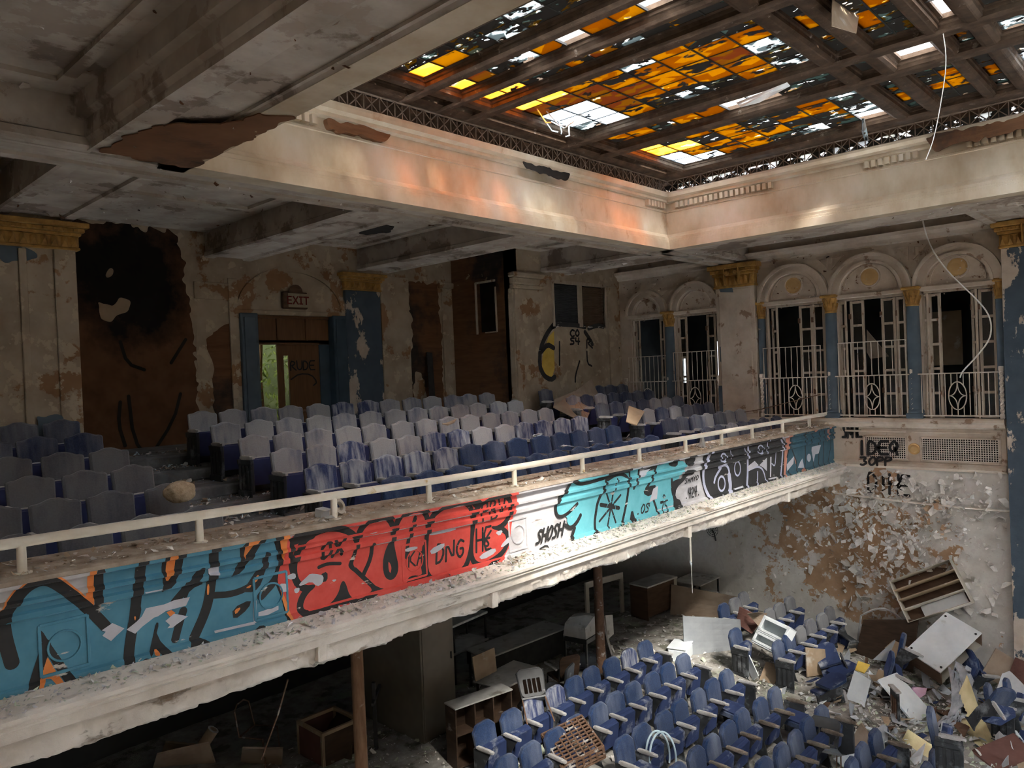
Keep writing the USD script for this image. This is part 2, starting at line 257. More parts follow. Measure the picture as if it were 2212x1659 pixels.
def fabric(name, dust_lo, dust_hi, streak, blue=(.034, .05, .125), grey=(.30, .30, .315)):
    """Blue velvet under dust: how dusty from place to place, with streaks running down."""
    n = {'g': ('geometry', {}), 'm': ('mapping', {'scale': (1.6, 1.6, .7)}), 'n': ('noise_texture', {'scale': 1.4, 'detail': 5.0}),
         'm2': ('mapping', {'scale': (9, 9, 1.1)}), 's': ('noise_texture', {'scale': 1.6, 'detail': 4.0}), 'sum': ('mix_float', {'fac': streak}),
         'f': ('noise_texture', {'scale': 60.0, 'detail': 3.0}), 'k': ('rgb_ramp', {'ramp': [(dust_lo, (0, 0, 0)), (dust_hi, (1, 1, 1))]}),
         'gr': ('rgb_ramp', {'ramp': [(.3, tuple(np.array(grey)*.93)), (.7, tuple(np.array(grey)*1.07))]}), 'bl': ('rgb_ramp', {'ramp': [(.3, tuple(np.array(blue)*.75)), (.7, tuple(np.array(blue)*1.3))]}),
         'x': ('mix_color', {}), 'p': ('principled_bsdf', {'roughness': .95, 'specular_ior_level': .1, 'sheen_weight': .25}), 'b': ('bump', {'strength': .3, 'distance': .004})}
    L = [('g.position', 'm.vector'), ('m.vector', 'n.vector'), ('g.position', 'm2.vector'), ('m2.vector', 's.vector'), ('n.fac', 'sum.a'), ('s.fac', 'sum.b'), ('sum.result', 'k.fac'),
         ('g.position', 'f.vector'), ('f.fac', 'gr.fac'), ('f.fac', 'bl.fac'), ('k.color', 'x.fac'), ('bl.color', 'x.a'), ('gr.color', 'x.b'), ('x.result', 'p.base_color'), ('f.fac', 'b.height'), ('b.normal', 'p.normal')]
    M[name] = usdkit.material(stage, f'/World/Looks/{name}', n, L, surface='p.BSDF')
fabric('dusty_velvet', .22, .50, .3)
fabric('streaky_velvet', .42, .60, .65, blue=(.036, .05, .125), grey=(.33, .345, .38))
fabric('blue_velvet', .45, .80, .18, blue=(.016, .034, .088), grey=(.15, .175, .235))
fabric('charcoal_velvet', .25, .55, .3, blue=(.05, .05, .07), grey=(.13, .132, .138))
fabric('dark_velvet', .40, .75, .3, blue=(.026, .035, .075), grey=(.19, .195, .21))
mat('seat_pan', [(.3, (.022, .026, .075)), (.7, (.035, .042, .11))], 4, rough=.6)
mat('blue_pan', [(.3, (.018, .028, .075)), (.7, (.03, .046, .115))], 4, rough=.6, over=([(.3, (.28, .3, .33)), (.7, (.36, .38, .42))], 3, .64, .08, U))
mat('seat_iron', [(.3, (.016, .017, .018)), (.7, (.04, .042, .045))], 4, rough=.55, over=([(.3, (.14, .15, .16)), (.7, (.24, .25, .26))], 3, .60, .08, U))
mat('arm_wood', [(.3, (.30, .28, .26)), (.7, (.52, .51, .50))], 5, rough=.7)
mat('arm_brown', [(.3, (.10, .075, .055)), (.7, (.30, .26, .22))], 5, rough=.7)
def paint(name, a, b, chip=.68):
    mat(name, [(.3, a), (.7, b)], 5, over=([(.3, (.52, .46, .40)), (.7, (.66, .62, .58))], 5.5, chip, .012, (.45, 1, 1.8)), rough=.55, spec=.35, bump=.3, dist=.015)
paint('paint_teal', (.065, .225, .325), (.10, .29, .40))
paint('paint_dark_teal', (.03, .085, .115), (.05, .115, .15), .75)
paint('paint_orange', (.75, .21, .04), (.85, .30, .09))
paint('paint_red', (.66, .06, .045), (.78, .11, .085), .69)
paint('paint_cyan', (.13, .46, .52), (.19, .56, .62))
paint('paint_black', (.012, .012, .012), (.028, .026, .026), .66)
paint('paint_white', (.52, .51, .55), (.62, .61, .66), .8)
paint('paint_silver', (.44, .45, .58), (.58, .59, .72), .75)
paint('paint_salmon', (.52, .2, .13), (.6, .27, .19), .75)
# stained glass: what light goes through, tinted; dirt lies on it in patches, some of it is gone
def glass(name, tint, tint2, dirt, hole, scale):
    n = {'g': ('geometry', {}), 'm': ('mapping', {'scale': (1.0, .55, 1)}), 'n': ('noise_texture', {'scale': scale, 'detail': 6.0, 'roughness': .6}), 'n2': ('noise_texture', {'scale': scale*1.9, 'detail': 3.0}), 'm2': ('mapping', {'scale': (1.0, .55, 1), 'location': (5, 2, 1)}),
         'v': ('voronoi_texture', {'scale': 7.0}), 'r': ('rgb_ramp', {'ramp': [(0.0, tint), (.45, tint), (.5, tint2), (1, tint2)], 'interpolate': True}),
         'w': ('rgb_to_bw', {}), 't': ('transparent_bsdf', {}), 'l': ('translucent_bsdf', {}), 'ml': ('mix_closure', {'fac': .30}), 'd': ('principled_bsdf', {'base_color': (.02, .017, .013), 'roughness': .9}),
         'kd': ('rgb_ramp', {'ramp': [(dirt-.012, (0, 0, 0)), (dirt+.012, (1, 1, 1))]}), 'md': ('mix_closure', {}), 'kh': ('rgb_ramp', {'ramp': [(hole-.004, (0, 0, 0)), (hole+.004, (1, 1, 1))]}), 'h': ('transparent_bsdf', {}), 'mh': ('mix_closure', {})}
    L = [('g.position', 'm.vector'), ('m.vector', 'n.vector'), ('g.position', 'm2.vector'), ('m2.vector', 'n2.vector'), ('m.vector', 'v.vector'), ('v.color', 'w.color'), ('w.val', 'r.fac'), ('r.color', 't.color'), ('r.color', 'l.color'), ('t.BSDF', 'ml.closure1'), ('l.BSDF', 'ml.closure2'),
         ('n.fac', 'kd.fac'), ('kd.color', 'md.fac'), ('ml.closure', 'md.closure1'), ('d.BSDF', 'md.closure2'), ('n2.fac', 'kh.fac'), ('kh.color', 'mh.fac'), ('md.closure', 'mh.closure1'), ('h.BSDF', 'mh.closure2')]
    M[name] = usdkit.material(stage, f'/World/Looks/{name}', n, L, surface='mh.closure')
glass('amber_glass', (.165, .094, .0055), (.12, .056, .0025), .555, .69, 2.6)
glass('bright_amber_glass', (.80, .40, .09), (.66, .31, .06), .64, .66, 2.6)
glass('clear_glass', (.66, .72, .76), (.45, .49, .52), .60, .64, 3.0)
glass('rose_glass', (.085, .036, .016), (.10, .055, .010), .58, .68, 3.0)
glass('dirty_glass', (.09, .045, .003), (.04, .05, .045), .45, .625, 4.2)
glass('lattice_dirt', (.3, .3, .28), (.2, .2, .2), .44, .60, 5.5)
glass('pearl_glass', (.30, .33, .33), (.08, .09, .09), .52, .60, 5.0)
glass('patterned_glass', (.05, .06, .055), (.055, .035, .008), .46, .64, 7.0)
M['leaf'] = usdkit.material(stage, '/World/Looks/leaf', {'g': ('geometry', {}), 'n': ('noise_texture', {'scale': 6.0}), 'r': ('rgb_ramp', {'ramp': [(.3, (.12, .17, .03)), (.7, (.32, .38, .09))]}), 'd': ('principled_bsdf', {'roughness': .6}), 't': ('translucent_bsdf', {}), 'm': ('mix_closure', {'fac': .5})},
    [('g.position', 'n.vector'), ('n.fac', 'r.fac'), ('r.color', 'd.base_color'), ('r.color', 't.color'), ('d.BSDF', 'm.closure1'), ('t.BSDF', 'm.closure2')], surface='m.closure')
M['pane'] = usdkit.material(stage, '/World/Looks/pane', {'t': ('transparent_bsdf', {'color': (.93, .94, .94)}), 'g': ('glossy_bsdf', {'roughness': .08}), 'm': ('mix_closure', {'fac': .06})},
    [('t.BSDF', 'm.closure1'), ('g.BSDF', 'm.closure2')], surface='m.closure')
M['yellow_clear'] = usdkit.material(stage, '/World/Looks/yellow_clear', {'d': ('principled_bsdf', {'base_color': (.62, .52, .30), 'roughness': .35}), 't': ('transparent_bsdf', {'color': (.8, .74, .55)}), 'g': ('geometry', {}), 'n': ('noise_texture', {'scale': 3.0}), 'r': ('rgb_ramp', {'ramp': [(.35, (.3, .3, .3)), (.7, (.85, .85, .85))]}), 'm': ('mix_closure', {})},
    [('g.position', 'n.vector'), ('n.fac', 'r.fac'), ('r.color', 'm.fac'), ('t.BSDF', 'm.closure1'), ('d.BSDF', 'm.closure2')], surface='m.closure')
mat('foil', [(.3, (.22, .23, .25)), (.7, (.50, .52, .55))], 5, rough=.3, spec=.6, bump=.3)
mat('green_wall', [(.3, (.10, .12, .05)), (.7, (.22, .25, .11))], 2)
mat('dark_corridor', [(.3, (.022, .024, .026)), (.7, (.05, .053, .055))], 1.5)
# ---------------------------------------------------------------- the hall
XR, YB, YL = 17.93, 14.7, 12.55          # right wall, back wall, louvre wall
rng = np.random.default_rng(7)
def struct(name): return thing(name, kind='structure')
def toX(X, s=1): return lambda p: np.stack([X+s*p[:, 2], p[:, 0], p[:, 1]], 1)     # outline (y, z), thickness away along +x
def toY(Y, s=1): return lambda p: np.stack([p[:, 0], Y+s*p[:, 2], p[:, 1]], 1)     # outline (x, z)
def toZ(Z, s=1): return lambda p: np.stack([p[:, 0], p[:, 1], Z+s*p[:, 2]], 1)     # outline (x, y)
# main floor
xs, ys = np.linspace(-.6, XR+.3, 150), np.linspace(-5, 14.2, 150)
gx, gy = np.meshgrid(xs, ys, indexing='ij'); gz = np.vectorize(floor_z)(gy)
P = np.stack([gx.ravel(), gy.ravel(), gz.ravel()], 1)
P[:, 2] += .03*meshkit.noise(P*2.5)+.02*meshkit.noise(P*7)
i, j = np.meshgrid(np.arange(149), np.arange(149), indexing='ij'); a = i*150+j
fl = MB().add(P, np.stack([a, a+150, a+151, a+1], -1).reshape(-1, 4)); fl.box(-.6, XR+.3, -5, 14, -7.9, -7.6)
obj('floor', fl, 'dust_floor', kind='structure', smooth=True)
# right wall
OPEN = [(6.78, 8.25), (5.04, 6.48), (3.35, 4.72), (11.09, 12.17), (9.5, 10.77)]
wr = struct('wall_right')
up = sbox(-5, -1.33, 15, 3.2)
for y0, y1 in OPEN: up = up.difference(sbox(y0, -1.31, y1, 1.43))
obj('upper_wall', MB().poly(up, .3, toX(XR)), 'arcade_plaster', wr)
# lower wall: fine relief where the paint has lifted
ny, nz = 150, 96
yy, zz = np.meshgrid(np.linspace(-5, 13.2, ny), np.linspace(-7.3, -2.3, nz), indexing='ij')
Q = np.stack([np.full(yy.size, XR), yy.ravel(), zz.ravel()], 1)
Q[:, 0] -= .02*np.maximum(0, meshkit.noise(Q*[1, 3, 3]))
i, j = np.meshgrid(np.arange(ny-1), np.arange(nz-1), indexing='ij'); a = i*nz+j
lw = MB().add(Q, np.stack([a, a+1, a+nz+1, a+nz], -1).reshape(-1, 4)); lw.box(XR+.02, XR+.3, -5, 14, -7.3, -1.33)
obj('lower_wall', lw, 'peeling_wall', wr, smooth=True)
led = MB().prof_y([(XR+.02, -1.30), (XR-.16, -1.30), (XR-.18, -1.33), (XR-.18, -1.38), (XR-.12, -1.42), (XR-.10, -1.48), (XR-.04, -1.52), (XR+.02, -1.52)], 3.25, 12.55)
led.prof_y([(XR+.02, -2.26), (XR-.05, -2.26), (XR-.09, -2.30), (XR-.09, -2.36), (XR-.03, -2.42), (XR+.02, -2.42)], 3.25, 6.7)
obj('ledge', led, 'arcade_plaster', wr)
pan = MB().box(XR-.02, XR+.02, 3.25, 6.9, -2.26, -1.52)
for y0, y1, z0, z1 in ((3.34, 4.84, -1.74, -1.70), (3.34, 4.84, -2.24, -2.20), (5.08, 6.0, -1.74, -1.70), (5.08, 6.0, -2.24, -2.20), (3.34, 3.38, -2.2, -1.7), (4.80, 4.84, -2.2, -1.7), (5.08, 5.12, -2.2, -1.7), (5.96, 6.0, -2.2, -1.7), (3.4, 5.0, -1.62, -1.58), (5.1, 6.4, -1.62, -1.58)):
    pan.box(XR-.05, XR-.01, y0, y1, z0, z1, .008)
obj('frieze', pan, 'arcade_plaster', wr)
for y0, y1 in ((3.38, 4.80), (5.12, 5.96)):
    g = MB()
    for y in np.arange(y0, y1+.001, .045): g.box(XR-.045, XR-.03, y, y+.014, -2.2, -1.74)
    for z in np.arange(-2.2, -1.73, .046): g.box(XR-.04, XR-.025, y0, y1, z, z+.014)
    gp = obj('grille', g, 'cream_metal', wr)
    obj('duct', MB().box(XR-.023, XR-.02, y0, y1, -2.2, -1.74), 'soot', gp) if False else None
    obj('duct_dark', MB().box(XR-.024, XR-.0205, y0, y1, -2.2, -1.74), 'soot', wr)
m = MB().lathe([(0, .03), (.06, .028), (.085, .01), (.09, 0), (.115, .012), (.125, 0)], 20, R=rot(0, -90, 0), t=(XR-.02, 4.96, -1.97))
obj('medallion', m, 'gold_disc', wr)
# arches, tympana and medallions
def half_ring(cy, cz, r0, r1, ry=1.0):
    t = np.linspace(0, PI, 33); o = np.stack([cy+r1*np.cos(t), cz+r1*ry*np.sin(t)], 1); n = np.stack([cy+r0*np.cos(t[::-1]), cz+r0*ry*np.sin(t[::-1])], 1)
    return Polygon(np.vstack([o, n]))
for k, (cy, w) in enumerate(((7.5, .84), (5.76, .86), (4.02, .82), (11.62, .64), (10.13, .72))):
    ar = MB().poly(half_ring(cy, 1.52, w-.2, w), .10, toX(XR, -1)); ar.poly(half_ring(cy, 1.52, w-.05, w+.02), .15, toX(XR, -1)); ar.poly(half_ring(cy, 1.52, w-.22, w-.16), .14, toX(XR, -1))
    ar.box(XR-.09, XR, cy-w+.02, cy+w-.02, 1.42, 1.52, .015)
    obj('archivolt', ar, 'arcade_plaster', wr)
    ty = MB().poly(half_ring(cy, 1.58, w-.31, w-.29), .03, toX(XR, -1)); ty.box(XR-.03, XR, cy-w+.3, cy+w-.3, 1.56, 1.58)
    if k < 3:
        ty.lathe([(.235, 0), (.225, .03), (.20, .032), (.19, 0)], 24, R=rot(0, -90, 0), t=(XR, cy, 1.86))
    obj('tympanum_moulding', ty, 'arcade_plaster', wr)
    if k < 3: obj('medallion', MB().lathe([(0, .05), (.08, .045), (.15, .03), (.19, .005), (.19, 0)], 24, R=rot(0, -90, 0), t=(XR, cy, 1.86)), 'gold_disc', wr)
for cy in (6.63, 4.89):
    sp = MB()
    for s in (-1, 1): sp.poly(Polygon([(cy+s*.04, 2.42), (cy+s*.34, 2.42), (cy+s*.05, 2.12)]).difference(Polygon([(cy+s*.08, 2.395), (cy+s*.26, 2.395), (cy+s*.08, 2.21)])), .035, toX(XR, -1))
    obj('spandrel_moulding', sp, 'arcade_plaster', wr)
obj('wall_cornice', MB().prof_y([(XR, 2.75), (XR-.22, 2.75), (XR-.2, 2.68), (XR-.1, 2.62), (XR-.07, 2.55), (XR, 2.52)], -5, YL), 'arcade_plaster', wr)
# conduit on the lower wall
obj('conduit', MB().tube([(XR-.05, 6.7, -3.06), (XR-.06, 5, -3.14), (XR-.05, 3.1, -3.17), (XR-.05, 1, -3.2)], .025, 6), 'cream_metal', wr)
# casement windows of the arcade
WIN = [[(8.23, 8.12, 60), (8.1, 7.88, 40), (7.42, 7.10, 0), (7.10, 6.80, 8)], [(6.46, 6.26, 45), (6.24, 5.93, 0), (5.57, 5.27, 0), (5.25, 5.06, 30)], [(4.70, 4.60, 60), (4.60, 4.36, 20), (3.80, 3.70, 60), (3.68, 3.37, 0)],
       [(12.1, 11.9, 30), (11.3, 11.12, 30)], [(10.72, 10.47, 0), (9.88, 9.62, 0)]]
for k, (leaves, (y0, y1)) in enumerate(zip(WIN, OPEN)):
    w = struct(f'window_{k+1}')
    fr = MB().box(XR+.02, XR+.14, y0, y0+.04, -1.31, 1.43).box(XR+.02, XR+.14, y1-.04, y1, -1.31, 1.43).box(XR+.02, XR+.14, y0, y1, 1.37, 1.43)
    obj('frame', fr, 'frame_wood', w)
    for (a, b, ang) in leaves:
        wd = (a-b)/max(.35, math.cos(math.radians(ang))); wd = min(max(wd, .26), .36); R = rot(0, 0, -ang)
        lf, pn = MB(), MB(); z0, z1 = -1.29, 1.36
        T = (XR+.1, a, 0)
        lf.box(-.02, .02, -.055, 0, z0, z1, .004, R, T); lf.box(-.02, .02, -wd, -wd+.055, z0, z1, .004, R, T)
        hs = [z0, z0+.5, z0+1.02, z0+1.54, z0+2.06, z1-.06]
        for z in hs: lf.box(-.018, .018, -wd+.05, -.05, z, z+.055, .004, R, T)
        L = obj('casement', lf, 'frame_wood', w)
        for z, zn in zip(hs[:-1], hs[1:]):
            obj('pane', MB().box(-.003, .003, -wd+.05, -.05, z+.05, zn+.005, 0, R, T), 'pane', L)
        for z in (-.75, .95): obj('hinge', MB().box(-.03, .03, -.03, .03, z, z+.12, .005, R, T), 'rust_metal', L)
# rooms behind the arcade, with slits of daylight far behind
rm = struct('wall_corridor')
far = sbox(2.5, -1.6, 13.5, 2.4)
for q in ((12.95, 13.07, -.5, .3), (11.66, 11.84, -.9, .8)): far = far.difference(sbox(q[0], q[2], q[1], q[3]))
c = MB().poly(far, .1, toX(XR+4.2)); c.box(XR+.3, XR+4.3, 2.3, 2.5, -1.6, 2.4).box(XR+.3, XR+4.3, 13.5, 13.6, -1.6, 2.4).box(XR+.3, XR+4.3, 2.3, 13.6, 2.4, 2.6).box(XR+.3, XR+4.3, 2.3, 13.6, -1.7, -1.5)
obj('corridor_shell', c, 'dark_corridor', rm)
obj('corridor_poster', MB().box(XR+2.6, XR+2.62, 4.55, 5.5, -.2, 1.1), 'tan_board', rm)
# columns and pilasters
def capital(mb, cx, cy, z0, z1, r0, r1, n=8):
    h = z1-z0
    mb.lathe([(r0, z0), (r0*1.12, z0+.03*h), (r0*1.12, z0+.1*h), (r0*1.02, z0+.13*h), (r0*1.1, z0+.55*h), (r1*.92, z0+.82*h)], 20, t=(cx, cy, 0))
    for ring, (zz0, rr, hh) in enumerate(((z0+.12*h, r0*1.05, .42*h), (z0+.38*h, r0*1.12, .46*h))):
        for k in range(n):
            a = (k+.5*ring)*2*PI/n; R = rot(0, 0, math.degrees(a))
            pts = [(rr, -.3*r0, 0), (rr, .3*r0, 0), (rr+.05*r0, 0, 0), (rr+.18*r0, -.22*r0, hh*.75), (rr+.18*r0, .22*r0, hh*.75), (rr+.42*r0, 0, hh*.82), (rr+.36*r0, 0, hh), (rr, -.18*r0, hh*.9), (rr, .18*r0, hh*.9)]
            mb.hull(pts, R, (cx, cy, zz0))
    mb.box(cx-r1, cx+r1, cy-r1, cy+r1, z1-.16*h, z1, .02)
for k, (cy, lab) in enumerate(((6.63, 'blue round column with gilded leafy capital between the left and middle arches over the balcony rail end'), (4.89, 'blue round column with gilded leafy capital between the middle and right arches'), (10.93, 'blue round column with dull gilded capital between the two farther arches'))):
    t = thing('arcade_column', (XR-.02, cy, -1.3), label=lab, cat='column')
    obj('base', MB().box(-.17, .17, -.17, .17, 0, .12, .02).lathe([(.15, .12), (.165, .15), (.15, .18), (.135, .2)], 20), 'blue_paint', t)
    obj('shaft', MB().lathe([(.135, .2), (.138, .8), (.135, 1.5), (.122, 2.45)], 20), 'blue_paint', t, smooth=40)
    cp = MB(); capital(cp, 0, 0, 2.42, 2.84, .12, .19); obj('capital', cp, 'gold', t)
for cy, lab in ((8.32, 'slim blue half column with gilded capital at the left end of the three arches'), (3.27, 'slim half column with small capital hard against the right pilaster')):
    t = thing('half_column', (XR-.01, cy, -1.3), label=lab, cat='column')
    obj('shaft', MB().lathe([(.09, 0), (.09, 2.44)], 14), 'blue_paint', t, smooth=40)
    cp = MB(); capital(cp, 0, 0, 2.42, 2.84, .085, .12, 6); obj('capital', cp, 'gold', t)
def pil_cap(x0, x1, y0, y1, z0, z1, face):
    """A square gilded capital: stepped slabs, leaves and a scroll on the face turned to the hall."""
    m = MB(); h = z1-z0
    for a, b, e in ((0, .1, .015), (.1, .52, .0), (.52, .64, .03), (.64, .8, .07), (.8, 1, .12)): m.box(x0-e, x1+e, y0-e, y1+e, z0+a*h, z0+b*h, .012)
    L = (y1-y0) if face == 'x' else (x1-x0); n = max(4, int(L/.13))
    for k in range(n):
        u = (k+.5)/n
        if face == 'x': m.hull([(x0-.01, y0+u*L+d, z0+h*a) for d in (-.045, .045) for a in (.1, .42)]+[(x0-.06, y0+u*L, z0+h*.36), (x0-.055, y0+u*L, z0+h*.48)])
        else: m.hull([(x0+u*L+d, y0-.01, z0+h*a) for d in (-.045, .045) for a in (.1, .42)]+[(x0+u*L, y0-.06, z0+h*.36), (x0+u*L, y0-.055, z0+h*.48)])
        for s in (.72,):
            if face == 'x': m.box(x0-.095, x0-.05, y0+u*L-.03, y0+u*L+.03, z0+h*.66, z0+h*.77, .008)
            else: m.box(x0+u*L-.03, x0+u*L+.03, y0-.095, y0-.05, z0+h*.66, z0+h*.77, .008)
    if face == 'x':
        for s in (-.12, .12): m.lathe([(0, .05), (.05, .045), (.07, .02), (.075, 0)], 12, R=rot(0, -90, 0), t=(x0-.1, (y0+y1)/2+s, z0+h*.62)); m.box(x0-.14, x0-.02, (y0+y1)/2+s*1.6-.015, (y0+y1)/2+s*1.6+.015, z0+h*.1, z0+h*.85, .006)
    return m
t = thing('pilaster', (0, 0, 0), kind='structure')
obj('shaft', MB().box(XR-.16, XR+.02, 8.42, 9.46, -1.33, 2.0, .01).box(XR-.19, XR, 8.52, 9.36, -1.2, 1.92, .01), 'arcade_plaster', t)
obj('peeled_paint', MB().poly(Polygon([(9.47, -1.2), (9.47, -.5), (9.36, -.5), (9.33, -.75), (9.2, -.72), (9.22, -1.22)]), .003, toX(XR-.161, -1)).poly(Polygon([(9.3, 1.88), (9.34, 1.97), (8.98, 1.98), (8.95, 1.84)]), .003, toX(XR-.191, -1)).poly(Polygon([(9.4, .5), (9.32, .5), (9.33, .1), (9.4, .12)]), .003, toX(XR-.161, -1)), 'blue_paint', t)
obj('capital', pil_cap(XR-.2, XR, 8.40, 9.48, 1.96, 2.55, 'x'), 'gold', t)
t = thing('pilaster', (0, 0, 0), kind='structure')
obj('shaft', MB().box(XR-.22, XR+.02, 2.05, 3.2, -7.2, 2.1, .01), 'blue_peel', t)
obj('capital', pil_cap(XR-.26, XR, 2.02, 3.22, 2.1, 2.62, 'x'), 'gold', t)
# louvre wall, the corner return, the back wall and the projection on the left
wl = struct('wall_louvre')
lw = sbox(13.45, -1.4, XR, 3.2).difference(sbox(15.0, 1.22, 17.2, 2.36))
obj('plaster', MB().poly(lw, .25, toY(YL)), 'balcony_wall_plaster', wl)
obj('corner_pilaster', MB().box(13.40, 13.75, YL-.06, YL+.1, -1.4, 2.1, .01).box(13.45, 13.62, YL-.09, YL, -1.4, 2.1, .01).box(13.36, 14.5, YL-.13, YL, 2.1, 2.2, .02).box(13.34, 14.6, YL-.18, YL, 2.2, 2.36, .03).box(13.3, 14.7, YL-.24, YL, 2.36, 2.48, .03), 'balcony_wall_plaster', wl)
obj('side_pilaster', MB().box(17.32, 17.75, YL-.05, YL+.1, -1.4, 2.36, .01), 'balcony_wall_plaster', wl)
w6 = struct('window_6')
obj('frame', MB().box(14.94, 17.26, YL-.04, YL+.04, 2.32, 2.40).box(14.94, 15.0, YL-.04, YL+.04, 1.2, 2.36).box(16.04, 16.16, YL-.04, YL+.04, 1.2, 2.36).box(17.2, 17.26, YL-.04, YL+.04, 1.2, 2.36), 'frame_wood', w6)
for x0, x1, mt in ((15.0, 16.04, 'dark_metal'), (16.16, 17.2, 'brown_board')):
    lv = MB()
    for z in np.arange(1.2, 2.32, .04): lv.box(x0, x1, -.03, .03, -.004, .004, 0, rot(40, 0, 0), (0, YL+.06, z))
    obj('louvre', lv, mt, w6)
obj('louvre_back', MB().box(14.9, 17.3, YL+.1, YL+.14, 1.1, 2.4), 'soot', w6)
ret = struct('wall_return')
obj('brown_plaster', MB().poly(sbox(YL, -1.4, YB, 3.2).difference(sbox(13.1, 1.1, 13.8, 2.35)), .2, toX(13.45)), 'brown_wall', ret)
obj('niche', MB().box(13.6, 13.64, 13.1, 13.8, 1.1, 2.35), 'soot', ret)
obj('niche_frame', MB().box(13.42, 13.46, 13.08, 13.12, 1.08, 2.2, .004).box(13.42, 13.46, 13.77, 13.82, 1.06, 2.36, .004).box(13.42, 13.46, 13.1, 13.5, 1.07, 1.10, .004).box(13.42, 13.46, 13.1, 13.8, 2.33, 2.38, .004), 'frame_wood', ret)
wb = struct('wall_back')
bw = sbox(3.4, -1.4, 13.65, 3.2).difference(sbox(7.86, -1.2, 9.72, 1.48))
obj('plaster', MB().poly(bw, .3, toY(YB)), 'balcony_wall_plaster', wb)
def ragged(pts, amp=.05, seed=0, step=.08):
    """An outline whose edges wander, like broken plaster."""
    r = np.random.default_rng(seed); p = np.asarray(pts, float); out = []
    for a, b in zip(p, np.roll(p, -1, 0)):
        n = max(1, int(np.linalg.norm(b-a)/step)); d = (b-a)/n
        for k in range(n): out.append(a+d*k+r.normal(0, amp, 2)*(k > 0))
    p = np.array(out)
    for _ in range(2): q = np.roll(p, -1, 0); m = np.empty((2*len(p), 2)); m[0::2], m[1::2] = .75*p+.25*q, .25*p+.75*q; p = m
    return Polygon(p).buffer(0)
obj('bare_brown_wall', MB().poly(ragged([(3.8, -1.4), (6.6, -1.4), (6.58, 1.0), (6.45, 2.2), (6.35, 2.95), (5.9, 3.05), (4.4, 3.05), (3.8, 2.9)], .04, 1), .006, toY(YB, -1)), 'sooty_wall', wb)
obj('plaster_remnant', MB().poly(ragged([(4.85, 1.62), (5.1, 1.55), (5.22, 1.72), (5.42, 1.66), (5.35, 1.45), (5.15, 1.38), (5.05, 1.25), (4.9, 1.3)], .012, 31), .012, toY(YB-.006, -1)).poly(ragged([(5.02, 2.05), (5.12, 2.1), (5.15, 2.22), (5.08, 2.25), (5.0, 2.12)], .01, 32), .012, toY(YB-.006, -1)), 'tan_board', wb)
for q in range(5):                                              # sprayed curves low on the brown wall
    pass
obj('plaster_strip', MB().poly(ragged([(6.62, -.1), (6.8, -.1), (6.95, .35), (6.75, .95), (6.65, 1.3), (6.60, .9)], .025, 3), .012, toY(YB-.0, -1)), 'balcony_wall_plaster', wb)
obj('bare_brick', MB().poly(ragged([(6.85, 1.0), (7.35, 1.3), (7.4, -1.2), (6.95, -1.3), (6.9, .1), (6.8, .6)], .03, 4), .008, toY(YB-.001, -1)), 'brown_wall', wb)
obj('pilaster_strip', MB().box(7.3, 7.5, YB-.05, YB, -1.3, 2.2, .01).box(6.6, 7.5, YB-.03, YB, 1.75, 2.1, .02).box(11.1, 11.95, YB-.06, YB, -1.3, 2.5, .01).box(13.05, 13.4, YB-.05, YB, -1.3, 2.3, .01).box(12.95, 13.45, YB-.1, YB, 2.3, 2.45, .02), 'balcony_wall_plaster', wb)
obj('bare_brick', MB().poly(ragged([(12.0, 2.42), (12.98, 2.42), (13.02, -.9), (12.6, -1.2), (12.3, .15), (12.1, .2), (12.0, -.5), (11.93, .3), (12.05, .9)], .03, 5), .008, toY(YB-.001, -1)), 'brown_wall', wb)
ar = MB().poly(half_ring(8.79, 1.56, 1.2, 1.32, .72), .05, toY(YB, -1)); ar.box(7.4, 10.1, YB-.06, YB, 1.48, 1.58, .015); obj('door_arch', ar, 'balcony_wall_plaster', wb)
obj('blue_pilaster', MB().box(10.07, 11.05, YB-.1, YB, -1.2, 2.1, .01), 'blue_peel', wb)
obj('pilaster_capital', pil_cap(10.05, 11.07, YB-.12, YB, 2.1, 2.5, 'y'), 'gold', wb)
d1 = struct('door_1')
obj('jamb', MB().box(7.5, 7.88, YB-.12, YB+.25, -1.2, 1.5, .015).box(7.56, 7.82, YB-.15, YB, -1.1, 1.42, .01), 'blue_paint', d1)
obj('jamb', MB().box(9.70, 10.06, YB-.12, YB+.25, -1.2, 1.5, .015).box(9.76, 10.0, YB-.15, YB, -1.1, 1.42, .01), 'dark_blue_paint', d1)
obj('transom', MB().box(7.88, 9.7, YB+.1, YB+.16, .86, .95).box(7.88, 9.7, YB+.1, YB+.14, .9, 1.48).box(8.4, 8.46, YB+.06, YB+.12, .95, 1.46).box(9.1, 9.16, YB+.06, YB+.12, .95, 1.46).box(7.88, 9.7, YB+.06, YB+.12, 1.42, 1.48), 'door_wood', d1)
dl = sbox(0, -1.1, 1.02, .86).difference(sbox(.14, -.55, .27, .62))
leaf = obj('door_leaf', MB().poly(dl, .05, toY(YB+.14)), 'door_wood', d1); UsdGeom.Xformable(leaf).AddTranslateOp().Set(Gf.Vec3d(8.43, 0, 0))
obj('vision_panel', MB().box(.14, .27, YB+.16, YB+.165, -.55, .62), 'pane', leaf)
obj('push_bar', MB().tube([(.1, YB+.09, -.62), (.92, YB+.09, -.58)], .025, 8).box(.06, .14, YB+.07, YB+.15, -.68, -.54, .01).box(.88, .96, YB+.07, YB+.15, -.66, -.52, .01), 'rust_metal', leaf)
obj('side_panel', MB().box(9.45, 9.72, YB+.1, YB+.16, -1.2, .9), 'dark_blue_paint', d1)
wj = struct('wall_projection')
